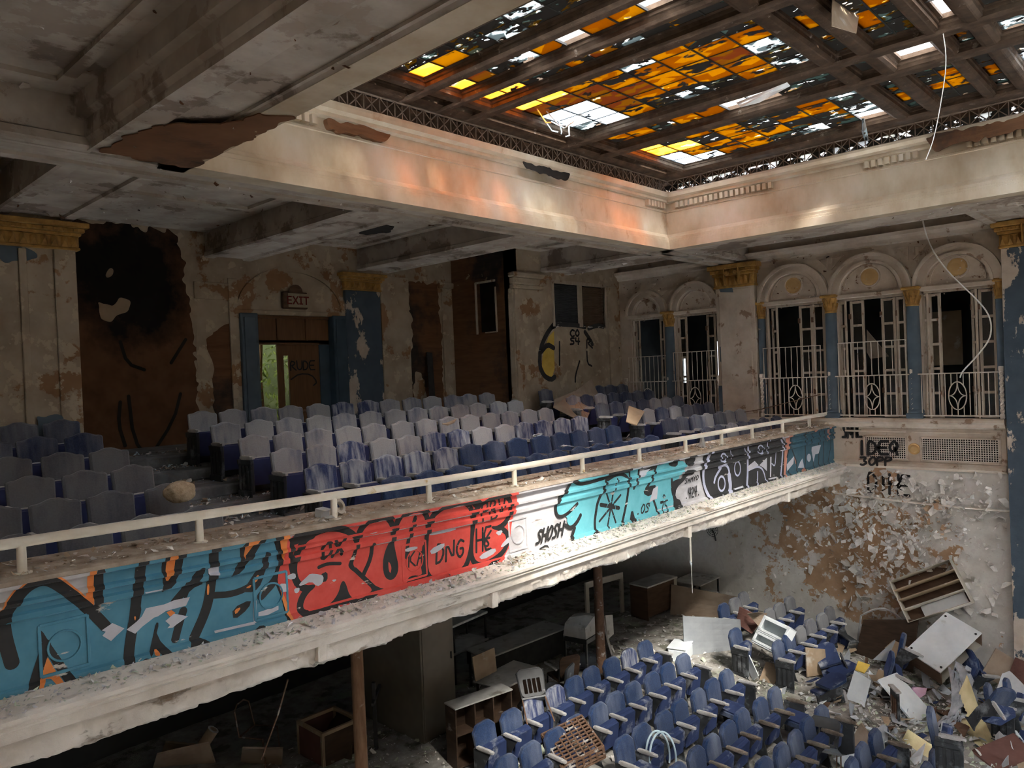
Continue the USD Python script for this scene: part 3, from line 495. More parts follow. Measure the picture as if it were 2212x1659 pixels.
obj('plaster', MB().box(-.6, 3.84, YL, YL+.25, -1.5, 3.2).box(2.2, 3.80, YL-.06, YL+.05, -1.4, 2.15, .01).box(3.1, 3.2, YL-.1, YL, -1.4, 2.1, .01).box(3.55, 3.84, YL-.10, YL, -1.4, 2.15, .01), 'balcony_wall_plaster', wj)
obj('return', MB().box(3.6, 3.84, YL, YB, -1.5, 3.2), 'balcony_wall_plaster', wj)
obj('capital', pil_cap(-.5, 3.88, YL-.14, YL, 2.12, 2.52, 'y'), 'gold', wj)
bl = MB()
for k, pp in enumerate(([(2.1, -.9), (2.55, -.9), (2.6, .1), (2.45, .6), (2.55, 1.5), (2.1, 1.6)], [(3.25, -1.0), (3.55, -1.1), (3.58, -.35), (3.22, -.3)], [(2.3, 1.98), (2.9, 1.9), (3.35, 1.98), (3.2, 2.12), (2.4, 2.1)], [(2.15, 1.2), (2.4, 1.3), (2.45, 1.9), (2.15, 1.95)])):
    bl.poly(ragged(pp, .03, 20+k), .006, toY(YL-.061 if k != 1 else YL-.1, -1))
obj('old_blue_paint', bl, 'blue_paint', wj)
# stage side and the wall at the camera's back close the hall
obj('wall_left', MB().box(-.9, -.6, -5, 15, -7.5, 3.3), 'arcade_plaster', kind='structure')
wf = sbox(-.9, -7.5, XR+.3, 3.3)
for x in FRONTWIN: wf = wf.difference(sbox(x-.8, -6.9, x+.8, -5.2))
obj('wall_front', MB().poly(wf, .3, toY(-5.3)), 'arcade_plaster', kind='structure')
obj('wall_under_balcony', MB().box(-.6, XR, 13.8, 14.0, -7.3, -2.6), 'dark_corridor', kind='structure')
# ceiling and its beams
WX0, WX1, WY0, WY1 = 3.95, 14.27, -2.75, 8.63
ce = struct('ceiling')
obj('slab', MB().poly(sbox(-.9, -5.3, XR+.3, 15).difference(sbox(WX0-.2, WY0-.2, WX1+.2, WY1+.2)), .25, toZ(3.08)), 'ceiling_plaster', ce)
pm = MB()                                                       # flat panels with a moulded edge between the beams
for x0, x1, y0, y1 in ((-.4, 2.55, -1, 8.3), (4.3, 6.6, 9.9, 12.3), (8.1, 10.25, 9.8, 14.3), (11.7, 14.0, 9.8, 12.2), (15.9, 17.6, -1, 8.3), (-.4, 2.5, 9.9, 12.2), (15.9, 17.6, 9.9, 12.2)):
    pm.poly(sbox(x0, y0, x1, y1).difference(sbox(x0+.12, y0+.12, x1-.12, y1-.12)), .05, toZ(3.03))
obj('panel_moulding', pm, 'ceiling_plaster', ce)
def beam_prof(a, b, zb, zt):
    return [(a, zt), (a, zb+.12), (a-.03, zb+.10), (a-.03, zb+.02), (a, zb), (a+.16, zb), (a+.18, zb+.035), (b-.18, zb+.035), (b-.16, zb), (b, zb), (b+.03, zb+.02), (b+.03, zb+.10), (b, zb+.12), (b, zt)]
tr = struct('trim_1'); obj('beam', MB().prof_x(beam_prof(8.91, 9.47, 2.56, 3.1), -.6, XR, 1).prof_x(beam_prof(8.64, 9.0, 2.565, 3.09), -.6, 2.9, 1), 'ceiling_plaster', tr)
tr = struct('trim_2'); obj('beam', MB().prof_y([(2.72, 3.1), (2.72, 2.86), (2.80, 2.84), (2.80, 2.66), (2.84, 2.62), (2.84, 2.55), (3.12, 2.55), (3.13, 2.59), (3.17, 2.59), (3.17, 2.61), (3.58, 2.61), (3.58, 2.58), (3.62, 2.58), (3.64, 2.55), (3.68, 2.58), (3.72, 2.56), (3.72, 3.1)], -5, 8.7, 1), 'ceiling_plaster', tr)
obj('beam', MB().prof_y(beam_prof(2.85, 3.85, 2.58, 3.1), 9.4, YL, 1), 'ceiling_plaster', tr)
obj('broken_soffit', MB().poly(ragged([(2.92, 8.6), (3.92, 8.6), (3.94, 6.4), (3.62, 6.5), (3.5, 7.0), (3.2, 7.2), (3.02, 7.5), (2.95, 8.0)], .035, 9), .012, toZ(2.545, -1)), 'brown_wall', tr)
tr = struct('trim_3'); obj('beam', MB().prof_y(beam_prof(14.56, 15.65, 2.56, 3.1), -5, YL, 1), 'ceiling_plaster', tr)
for x0, x1, y1 in ((6.88, 7.83, YB), (10.5, 11.4, YB)):
    tr = struct(f'trim_{4 if x0 < 8 else 5}'); obj('beam', MB().prof_y(beam_prof(x0, x1, 2.58, 3.1), 9.4, y1, 1), 'ceiling_plaster', tr)
tr = struct('trim_6'); obj('beam', MB().prof_x(beam_prof(2.6, 3.4, 2.60, 3.1), 15.6, XR, 1), 'ceiling_plaster', tr); obj('beam', MB().prof_x(beam_prof(8.6, 9.4, 2.60, 3.1), 15.6, XR, 1), 'ceiling_plaster', tr)
mp = MB()
for k, pp in enumerate((((765, 497), (800, 478), (850, 488), (845, 500), (790, 507)), ((690, 560), (735, 545), (745, 562), (705, 572)), ((500, 500), (520, 515), (540, 510), (525, 495)), ((1010, 570), (1090, 555), (1110, 585), (1050, 600)))):
    mp.poly(ragged([on_z(*q, 3.075)[:2] for q in pp], .03, 60+k), .01, toZ(3.07, -1))
obj('missing_plaster', mp, 'soot', ce)
# the light well's walls
def well_prof(s=1.0):
    """(distance out into the well, height)"""
    return [(0, 2.55), (.0, 2.70), (.03, 2.71), (.03, 2.75), (.05, 2.76), (.05, 2.81), (.09, 2.84), (.12, 2.88), (.14, 2.90), (.14, 3.36), (.12, 3.37), (.12, 3.40), (.14, 3.41), (.14, 3.56), (.06, 3.58), (.06, 3.63), (-.02, 3.66), (-.04, 3.72), (-.04, 3.76), (.3, 3.76), (.3, 2.55)]
ww = struct('wall_well')
pr = well_prof()
obj('back_face', MB().prof_x([(WY1+d, z) for d, z in pr], WX0-.3, WX1+.3, 1), 'well_plaster', ww)
obj('right_face', MB().prof_y([(WX1+d, z) for d, z in pr], WY0-.3, WY1+.3, 1), 'well_plaster', ww)
obj('left_face', MB().prof_y([(WX0-d, z) for d, z in pr], WY0-.3, WY1+.3, 1), 'well_plaster', ww)
obj('front_face', MB().prof_x([(WY0-d, z) for d, z in pr], WX0-.3, WX1+.3, 1), 'well_plaster', ww)
dn = MB()
for x0, x1 in ((4.9, 5.7), (13.6, 14.2)):
    for x in np.arange(x0, x1, .115): dn.box(x, x+.07, WY1+.05, WY1+.15, 3.43, 3.55)
for y0, y1 in ((6.35, 8.5), (3.75, 4.6), (-2, 3.0)):
    for y in np.arange(y0, y1, .115): dn.box(WX1+.05, WX1+.15, y, y+.07, 3.43, 3.55)
obj('dentils', dn, 'well_plaster', ww, kind='stuff', label='row of small square plaster teeth under the cornice')
ho = MB().poly(ragged([(9.6, 3.62), (10.9, 3.62), (10.8, 3.47), (9.7, 3.5)], .02, 11), .008, toY(WY1-.025, -1)); obj('broken_cornice', ho, 'soot', ww)
ho = MB().poly(ragged([(5.8, 3.54), (6.9, 3.54), (6.8, 3.42), (5.85, 3.40)], .02, 12), .09, toY(WY1+.14, -1)); ho.poly(ragged([(1.2, 3.68), (3.6, 3.70), (3.5, 3.50), (1.3, 3.48)], .03, 13), .03, toX(WX1-.03, -1)); obj('broken_cornice', ho, 'brown_wall', ww)
# ---------------------------------------------------------------- the stained-glass skylight over the well
sk = thing('stained_glass_skylight', (0, 0, 0), label='broken stained glass skylight in a dark coffered timber frame over the light well', cat='skylight')
lt = MB()
def lattice(p, q, n):
    p, q = np.array(p, float), np.array(q, float); d = (q-p)/n; up = np.array([0, 0, .25])
    for k in range(n):
        a, b = p+d*k, p+d*(k+1)
        for u, v in ((a, b+up), (b, a+up)): lt.tube([u, v], .009, 4)
        lt.tube([a, a+up], .011, 4)
        lt.tube([(a+b)/2, (a+b)/2+up], .007, 4)
    lt.tube([p, q], .018, 4); lt.tube([p+up, q+up], .018, 4)
zl = 3.77
lattice((WX0+.02, WY1+.03, zl), (WX1+.03, WY1+.03, zl), 38); lattice((WX1+.03, WY0, zl), (WX1+.03, WY1+.03, zl), 42)
cb = MB().box(WX0-.4, WX1+.5, WY1+.26, WY1+.30, 3.7, 4.1)
cb.box(WX1+.27, WX1+.31, WY0, WY1+.3, 3.98, 4.1)
obj('dirty_strip', MB().box(WX1+.285, WX1+.29, WY0, WY1+.3, 3.7, 4.0), 'lattice_dirt', sk)
obj('curb_board', cb, 'skylight_wood', sk)
obj('vent_lattice', lt, 'lattice_metal', sk, kind='stuff', label='rusty criss-cross lattice strip round the edge')
BX = [(13.92, 14.5), (11.62, 11.92), (10.62, 10.9), (8.3, 8.56), (7.7, 7.86), (7.0, 7.22), (6.05, 6.3), (3.7, 4.3)]
BY = [(8.42, 8.85), (8.02, 8.22), (3.74, 3.98), (3.26, 3.48), (2.5, 2.68), (2.02, 2.24), (-2.28, -2.08), (-2.9, -2.48)]
def bar_prof(a, b, z0=4.02, z1=4.21):
    w = b-a; return [(a-.07, z1), (a-.07, z0+.13), (a-.03, z0+.12), (a-.02, z0+.09), (a, z0+.08), (a, z0+.03), (a+.2*w, z0+.005), (a+.28*w, z0), (b-.28*w, z0), (b-.2*w, z0+.005), (b, z0+.03), (b, z0+.08), (b+.02, z0+.09), (b+.03, z0+.12), (b+.07, z0+.13), (b+.07, z1)]
for a, b in BX: obj('cross_beam', MB().prof_y(bar_prof(a, b), WY0-.15, WY1+.2, 1), 'skylight_wood', sk)
for a, b in BY: obj('long_beam', MB().prof_x(bar_prof(a, b, 4.035, 4.205), WX0-.25, WX1+.2, 1), 'skylight_wood', sk)
B = 'bright_amber_glass'
CL_ = 'clear_glass'
A, RO, DI, PE, PT, NO = 'amber_glass', 'rose_glass', 'dirty_glass', 'pearl_glass', 'patterned_glass', None
def cell(ix, iy, rows):
    """Panes of one coffer: rows across x (from larger x), each a list along y (from larger y)."""
    x1, x0 = BX[ix][0], BX[ix+1][1]; y1, y0 = BY[iy][0], BY[iy+1][1]
    n = len(rows); lead = lambda *q: obj('leading', MB().box(*q), 'dark_metal', sk)
    for r, row in enumerate(rows):
        xa, xb = x1-(x1-x0)*r/n, x1-(x1-x0)*(r+1)/n; k = len(row)
        for c, g in enumerate(row):
            ya, yb = y1-(y1-y0)*c/k, y1-(y1-y0)*(c+1)/k
            if r: lead(xa-.008, xa+.008, yb, ya, 4.15, 4.175)
            if c: lead(xb, xa, ya-.01, ya+.01, 4.145, 4.175)
            if g: obj('pane', MB().box(xb+.004, xa-.004, yb+.004, ya-.004, 4.156, 4.162), g, sk)
cell(0, 1, [[CL_, CL_, A, A, DI, PE, DI, NO], [CL_, A, A, A, A, DI, DI, PE], [B, B, DI, A, DI, A, A, PT], [B, DI, A, A, PT, DI, A, PE]])
cell(1, 1, [[A, A, DI, A, A, NO, NO, DI, DI]])
cell(2, 1, [[PE, CL_, A, PT, PE, PT, A, PE], [CL_, CL_, RO, A, A, A, A, PT], [CL_, CL_, RO, RO, A, A, RO, PE], [RO, RO, RO, A, A, A, A, A], [B, B, A, A, PE, A, DI, PT]])
cell(3, 1, [[B, B, DI, DI, A, RO, PE, DI, A, DI]])
cell(4, 1, [[B, RO, DI, PE, A, NO, A, A, NO, PE]])
cell(5, 1, [[B, A, PT, PE, PT, PT, PE, A], [PT, DI, PT, PT, PE, PT, A, PT]])
cell(6, 1, [[PE, A, PE, PT, PT, A], [A, PE, PT, A, PE, PT]])
for ix, row in ((0, [NO, DI]), (1, [DI]), (2, [NO, NO, NO]), (3, [PE]), (4, [DI]), (5, [DI, DI]), (6, [DI, PT])): cell(ix, 0, [[g] for g in row])
for ix, rows in ((0, [[DI], [A], [DI], [DI]]), (1, [[DI]]), (2, [[DI], [DI], [A], [DI]]), (3, [[DI]]), (4, [[A]]), (5, [[DI], [PT]]), (6, [[DI], [A], [PT]])): cell(ix, 2, rows)
for ix, rows in ((0, [[DI, DI], [A, A], [PT, A], [DI, PT]]), (1, [[NO]]), (2, [[PT, PT], [A, PT], [PT, A], [PT, DI]]), (3, [[PT]]), (4, [[DI]]), (5, [[A], [PT]]), (6, [[A], [PT]])): cell(ix, 3, rows)
for ix, rows in ((0, [[DI], [A], [DI]]), (1, [[DI]]), (2, [[NO], [NO], [DI]]), (3, [[DI]]), (4, [[A]]), (5, [[DI]]), (6, [[DI]])): cell(ix, 4, rows)
cell(0, 5, [[A, DI, CL_, NO, PT, A], [CL_, A, CL_, NO, A, NO], [DI, A, PE, NO, NO, NO]])
cell(1, 5, [[PE, A, NO, NO, NO, DI]])
cell(2, 5, [[PE, CL_, NO, NO, NO, PT], [PE, CL_, NO, NO, A, NO], [PE, PE, NO, A, NO, NO]])
cell(3, 5, [[CL_, A, NO, NO, NO]]); cell(4, 5, [[A, NO, NO, NO, A]]); cell(5, 5, [[CL_, PE, NO, PT, NO]]); cell(6, 5, [[NO, NO, NO, PT, A], [NO, A, NO, NO, NO]])
for ix in range(7): cell(ix, 6, [[DI]])
def hanging(name, pts, mt, label, cat, th=.006):
    m = MB(); p = np.asarray(pts, float); n = np.cross(p[1]-p[0], p[2]-p[0]); n /= np.linalg.norm(n)
    c = p.mean(0); k = len(p)
    f = [[j, (j+1) % k, k] for j in range(k)]; V = np.vstack([p, c+n*.03]); W = V+n*th
    m.add(V, np.array(f)); m.add(W, np.array(f)[:, ::-1])
    m.add(np.vstack([p, p+n*th]), np.array([[j, j+k, (j+1) % k+k, (j+1) % k] for j in range(k)]))
    return obj(name, m, mt, label=label, cat=cat)
P = [on_z(*q, 4.0) for q in ((1798, 2), (1860, 8), (1848, 72), (1797, 56))]
P = [np.array([p[0], p[1], 4.0-.9*t]) for p, t in zip(P, (0, 0, .3, .25))]
hanging('hanging_glass_panel', [on_y(1798, -12, 3.2), on_y(1862, -8, 3.2), on_y(1850, 72, 3.05), on_y(1797, 56, 3.05)], 'tan_board', 'pale leaded glass panel hanging loose from the skylight', 'glass panel')
ys_ = on_z(1863, 258, 4.025)[1]
hanging('hanging_strip', [on_y(1862, 256, ys_), on_y(1868, 256, ys_), on_y(1877, 304, ys_), on_y(1868, 303, ys_), on_y(1862, 285, ys_)], 'pearl_glass', 'pale torn strip dangling under the skylight edge', 'strip')
hanging('bent_glass_sheet', [on_z(1590, 222, 3.9), on_z(1700, 178, 3.9), on_z(1707, 186, 3.85), on_z(1640, 222, 3.75), on_z(1600, 232, 3.7)], 'clean_white', 'bent white sheet caught below the middle of the skylight', 'sheet')
fr = MB()
for k, (a, b) in enumerate((((1170, 250), (1205, 285)), ((1180, 240), (1225, 270)), ((1190, 262), (1240, 262)), ((1205, 250), (1212, 290)), ((1228, 262), (1222, 295)), ((1160, 235), (1190, 265)))):
    p, q = on_z(*a, 4.15), on_z(*b, 4.0-.04*k); fr.tube([p, (p+q)/2+[.05, 0, -.1], q], .012, 4)
obj('twisted_leading', fr, 'clean_white', label='tangle of bent pale leading hanging at the corner of the amber panel', cat='leading')
# roof timbers above the glass
for k, y in enumerate((-1.5, 1.2, 5.4, 7.6)):
    obj('roof_rafter', MB().box(2.5, 16, y-.07, y+.07, 5.6, 5.85), 'frame_wood', label=['pale roof timber nearest the stage above the broken glass', 'second pale roof timber from the stage above the broken glass', 'pale roof timber above the middle of the amber panel', 'pale roof timber farthest from the stage above the glass'][k], cat='rafter')
# ---------------------------------------------------------------- the balcony
SEATY, STEP, RISE = 7.75, .87, .172
def row_z(k): return -2.10+RISE*k
bs = struct('floor_balcony')
pf = [(6.75, -2.72), (6.75, row_z(0))]
for k in range(6):
    y = 8.02+STEP*k; pf += [(y, row_z(k)), (y-.02, row_z(k)+.02), (y-.03, row_z(k+1)-.03), (y-.01, row_z(k+1))]
pf += [(15.4, row_z(6)), (15.4, -2.72)]
obj('stepped_floor', MB().prof_x(pf, -.6, XR+.2, 1), 'balcony_carpet', bs)
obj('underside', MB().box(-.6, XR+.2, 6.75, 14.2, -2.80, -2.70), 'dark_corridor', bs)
DZ = lambda x: .085*np.clip((6.2-np.asarray(x, float))/4.7, 0, 1)       # the front has sagged: its left end stands higher
def sag(v): v = v.copy(); v[:, 2] += DZ(v[:, 0]); return v
FACE = [(-1.50, 6.62), (-1.53, 6.62), (-1.55, 6.68), (-1.63, 6.68), (-1.645, 6.65), (-1.67, 6.65), (-1.685, 6.69), (-1.725, 6.69), (-1.74, 6.66), (-1.78, 6.66), (-1.80, 6.70), (-2.285, 6.70), (-2.30, 6.675), (-2.34, 6.66)]
fy = lambda z: np.interp(-np.asarray(z), [-a for a, _ in FACE], [b for _, b in FACE])
bf = struct('wall_balcony_front')
obj('cap', MB().prof_x([(7.32, -1.44), (6.66, -1.455), (6.62, -1.47), (6.61, -1.50), (6.64, -1.52), (7.32, -1.52)], -.6, XR, 40, True, sag), 'cap_stone', bf)
fc = MB().prof_x([(6.85, -1.5)]+[(y, z) for z, y in FACE]+[(6.85, -2.34)], -.6, XR, 40, True, sag)
obj('fascia', fc, 'fascia_white', bf)
obj('ledge', MB().prof_x([(6.75, -2.33), (6.64, -2.335), (6.44, -2.40), (6.40, -2.42), (6.40, -2.45), (6.43, -2.47), (6.42, -2.49), (6.46, -2.52), (6.46, -2.60), (6.52, -2.625), (6.75, -2.625)], -.6, XR, 40, True, sag), 'fascia_stone', bf)
n = 500; xs = np.linspace(-.6, XR, n); rag = .07*meshkit.noise(np.stack([xs*1.3, 0*xs, 0*xs], 1))+.035*meshkit.noise(np.stack([xs*7, 0*xs+3, 0*xs], 1))
prof = [(6.55, -2.61), (6.53, -2.66), (6.55, -2.74), (6.56, -2.82), (6.60, -2.86), (6.85, -2.85), (6.9, -2.72)]
V = np.array([[x, y+.014*math.sin(9*x+3*q)+(.012*rng.normal() if 0 < q < 5 else 0), z+(r*(q >= 2)*(.5+.25*(q >= 3)))] for x, r in zip(xs, rag) for q, (y, z) in enumerate(prof)])
kq = len(prof); i, j = np.meshgrid(np.arange(n-1), np.arange(kq-1), indexing='ij'); q = np.stack([i*kq+j, (i+1)*kq+j, (i+1)*kq+j+1, i*kq+j+1], -1).reshape(-1, 4)
obj('broken_soffit_plaster', MB().add(sag(V), q), 'fascia_stone', bf, smooth=50)
for x in (.55, 4.02, 6.42, 11.0, 14.9, 17.2):
    r = MB().box(x-.05, x+.05, 6.47, 6.60, -2.80, -2.60, .01); obj('rib', r if x > 6 else MB().box(x-.05, x+.05, 6.47, 6.60, -2.72, -2.52, .01), 'fascia_stone', bf)
ROUND = [1.85, 3.62, 5.38, 7.1, 9.12, 10.75, 12.4, 14.15, 15.9]
for x, rm_ in zip(ROUND, ('paint_teal', 'paint_teal', 'paint_red', 'fascia_white', 'paint_cyan', 'paint_cyan', 'paint_black', 'paint_black', 'paint_dark_teal')):
    d = float(DZ(x)); r = MB()
    for s in (-1, 1): r.box(x+s*.17-.012, x+s*.17+.012, 6.685, 6.705, -2.26+d, -1.86+d, .004)
    r.box(x-.17, x+.17, 6.685, 6.705, -2.27+d, -2.245+d, .004); r.box(x-.17, x+.17, 6.685, 6.705, -1.875+d, -1.85+d, .004)
    r.lathe([(.128, 0), (.124, .016), (.112, .018), (.106, 0)], 24, R=rot(90, 0, 0), t=(x, 6.70, -2.06+d))
    obj('roundel', r, rm_, bf)
# the rail
rl = thing('balcony_rail', label='pale painted pipe rail with rust patches along the top of the balcony front', cat='railing')
RZ = -1.19; xs = np.linspace(-.5, 17.9, 24)
obj('top_rail', MB().tube([(x, 6.78, RZ+float(DZ(x))-.02) for x in xs], .042, 12), 'rail_paint', rl, smooth=60)
for px in (45, 429, 720, 925, 1110, 1257, 1380, 1480, 1558, 1624, 1690, 1748, 1797):
    x = min(on_y(px, 900+(1797-px)*.155, 6.78)[0], 17.82); d = float(DZ(x))
    obj('post', MB().lathe([(.07, -1.455+d), (.07, -1.445+d), (.036, -1.44+d), (.034, RZ+d-.02)], 12, t=(x, 6.78, 0)), 'rail_paint', rl, smooth=50)
# arcade guard rails
def twisted(mb, x, y, z0, z1, r=.035):
    n = 40
    for ph in (0, PI): mb.tube([(x+r*.55*math.cos(ph+k*.62), y+r*.55*math.sin(ph+k*.62), z0+.1+(z1-z0-.2)*k/n) for k in range(n+1)], r*.75, 6)
    mb.box(x-.04, x+.04, y-.04, y+.04, z0, z0+.1, .01); mb.box(x-.045, x+.045, y-.045, y+.045, z1-.1, z1, .012)
def guard(y0, y1, lab, top=None, xg=XR-.11, post=(True, True)):
    t = thing('guard_rail', (xg, y0, -1.29), label=lab, cat='railing'); w = y1-y0; cyl = w/2
    obj('top_bar', MB().box(-.02, .02, 0, w, .93, .955, .004), 'cream_metal', t); obj('bottom_bar', MB().box(-.02, .02, 0, w, .04, .065, .004), 'cream_metal', t)
    n = int(round(w/.115))
    for k in range(1, n):
        y = w*k/n; b = MB()
        if abs(y-cyl) < .16:
            h = .30*math.sqrt(max(0, 1-((y-cyl)/.17)**2)); obj('baluster', MB().box(-.008, .008, y-.008, y+.008, .05, .47-h), 'cream_metal', t); b.box(-.008, .008, y-.008, y+.008, .47+h, .94)
        else: b.box(-.008, .008, y-.008, y+.008, .05, .94)
        obj('baluster', b, 'cream_metal', t)
    o = MB(); th = np.linspace(0, 2*PI, 33); o.tube([(0, cyl+.165*math.cos(a), .47+.29*math.sin(a)) for a in th], .012, 6)
    for s1, s2 in ((1, 1), (1, -1), (-1, 1), (-1, -1)): o.tube([(0, cyl+s1*.15*(1-u)**2+s1*.02*u*(1-u), .47+s2*.27*u**2+s2*.02*u*(1-u)) for u in np.linspace(0, 1, 9)], .011, 6)
    obj('oval_ornament', o, 'cream_metal', t)
    for f, y in zip(post, (0, w)):
        if f: p = MB(); twisted(p, 0, y, 0, 1.06); obj('twisted_post', p, 'cream_metal', t)
    if top:
        a, b, h = top; u = MB().box(-.012, .012, a-y0, b-y0, .95+h-.02, .95+h, .003).box(-.008, .008, a-y0, a-y0+.02, .95, .95+h).box(-.008, .008, b-y0-.02, b-y0, .95, .95+h)
        g = obj('upper_frame', u, 'cream_metal', t); n = int(round((b-a)/.14))
        for k in range(1, n): obj('bar', MB().box(-.007, .007, a-y0+(b-a)*k/n-.007, a-y0+(b-a)*k/n+.007, .95, .95+h), 'cream_metal', g)
guard(6.66, 8.33, 'cream iron guard rail with taller bars above, under the left arch nearest the gilded pilaster', (6.86, 8.27, .74))
guard(4.92, 6.60, 'cream iron guard rail with taller bars above, under the middle of three arches', (5.02, 6.47, .76), post=(True, False))
guard(3.28, 4.86, 'cream iron guard rail with no bars above, under the right arch', None, post=(True, False))
guard(10.95, 12.35, 'cream iron guard rail under the farthest arch next to the sprayed wall', (11.0, 12.25, .70))
guard(9.48, 10.88, 'cream iron guard rail under the arch left of the gilded pilaster', (9.52, 10.8, .76), post=(True, False))
# exit sign
t = thing('exit_sign', (8.78, YB-.12, 1.62), label='old white exit sign box over the doorway with red letters', cat='sign')
obj('box', MB().box(-.30, .28, -.02, .10, 0, .36, .02).lathe([(.16, 0), (.16, .02), (0, .02)], 16, R=rot(90, 0, 0), t=(0, -.0, .36)), 'brown_board', t)
obj('face', MB().box(-.2, .27, -.03, -.02, .03, .33, .004), 'exit_white', t)
tx = meshkit.text_mesh('EXIT', .17, .004, True); v = np.array(tx.vertices); v[:, 0] -= (v[:, 0].min()+v[:, 0].max())/2-.035
obj('letters', MB().add(np.stack([v[:, 0], -.031-v[:, 2], v[:, 1]-v[:, 1].min()+.09], 1), tx.faces[:, ::-1]), 'exit_red', t)
# greenery outside the exit door
lf = MB(); r = np.random.default_rng(5)
for k in range(900):
    p = np.array([r.uniform(7.6, 10.35), r.uniform(16.0, 17.2), r.uniform(-1.2, 1.6)]); s = r.uniform(.05, .11); R = rot(*r.uniform(0, 360, 3))
    lf.add(np.array([(-s, 0, 0), (0, -.4*s, .1*s), (s, 0, 0), (0, .4*s, .1*s)]) @ R.T+p, [[0, 1, 2, 3]])
tr = thing('creeper', label='sunlit green creeper seen through the gap of the exit door', cat='plant')
obj('leaves', lf, 'leaf', tr, kind='stuff')
obj('stem', MB().tube([(8.1, 15.6, -1.3), (8.15, 15.65, 0), (8.1, 15.6, 1.6)], .05, 8).tube([(8.9, 16.4, -1.3), (8.8, 16.3, .2), (8.95, 16.4, 1.6)], .04, 8), 'bark_post', tr)
for q in ((6.9, 7.0, 15.0, 18, -1.4, 3), (10.6, 10.7, 15.0, 18, -1.4, 3), (6.9, 10.7, 17.8, 18, -1.4, 3), (6.9, 10.7, 15, 17.3, 2.9, 3.0)): obj('wall_stair', MB().box(*q), 'green_wall', kind='structure')
obj('floor_stair', MB().box(6.9, 10.7, 15, 18, -1.5, -1.3), 'dust_floor', kind='structure')
obj('gate_post', MB().box(7.98, 8.16, 15.2, 15.3, -1.2, -.1, .02).box(8.0, 8.14, 15.19, 15.2, -1.0, -.3), 'dark_metal', label='dark metal post standing just outside the exit door', cat='post')
obj('leaning_plank', MB().box(-.09, .09, -.02, .02, 0, 1.75, .006, rot(-9, 6, 0), (12.28, YB-.42, -1.07)), 'dark_metal', label='dark plank leaning on the back wall right of the blue pilaster', cat='plank')
# ---------------------------------------------------------------- theatre seats
def rpoly(w0, w1, z0, z1, r=.03, hump=0.0, cut=0.0):
    """A back or pan outline: w0 wide below, w1 above; hump: an ogee top; cut: chamfered top corners."""
    top = []
    if hump:
        for u in np.linspace(-1, 1, 25):
            a = abs(u); s = 1-np.clip((a-.12)/.62, 0, 1); s = s*s*(3-2*s); top.append((w1*u, z1-hump+hump*s-.012*max(0, a-.85)/.15))
    elif cut: top = [(-w1, z1-cut*1.1), (-w1*.97, z1-cut*.9), (-w1*.62, z1-.012), (-w1*.4, z1), (w1*.4, z1), (w1*.62, z1-.012), (w1*.97, z1-cut*.9), (w1, z1-cut*1.1)]
    else: top = [(-w1, z1), (w1, z1)]
    p = Polygon([(-w0, z0)]+top+[(w0, z0)]).buffer(0)
    return p.buffer(-r).buffer(r, quad_segs=3)
def slab(P, y0, y1, puff=.0, lean=0.0, zr=.4):
    """An outline in (x, z) as a cushion y0..y1 thick (front first), its front edge softened; lean: how far it tips back per metre."""
    m = MB(); L = lambda v: np.stack([v[:, 0], v[:, 1]+lean*(v[:, 2]-zr), v[:, 2]], 1)
    m.poly(P, y1-y0-puff, lambda p: L(np.stack([p[:, 0], y0+puff+p[:, 2], p[:, 1]], 1)))
    if puff:
        def ring(Q, n=72):
            e = Q.exterior; return np.array([e.interpolate(t, normalized=True).coords[0] for t in np.linspace(0, 1, n, endpoint=False)])
        Q = P.buffer(-puff*.9); a, b = ring(P), None
        b = np.array([Q.exterior.interpolate(Q.exterior.project(Point(*q))).coords[0] for q in a]); k = len(a)
        V = np.vstack([np.stack([a[:, 0], np.full(k, y0+puff), a[:, 1]], 1), np.stack([b[:, 0], np.full(k, y0), b[:, 1]], 1)])
        F = [[j, (j+1) % k, k+(j+1) % k, k+j] for j in range(k)]; m.add(L(V), F)
        vv, ff = trimesh.creation.triangulate_polygon(Q, engine='earcut'); m.add(L(np.stack([vv[:, 0], np.full(len(vv), y0), vv[:, 1]], 1)), ff)
    return m
SEATS = {}
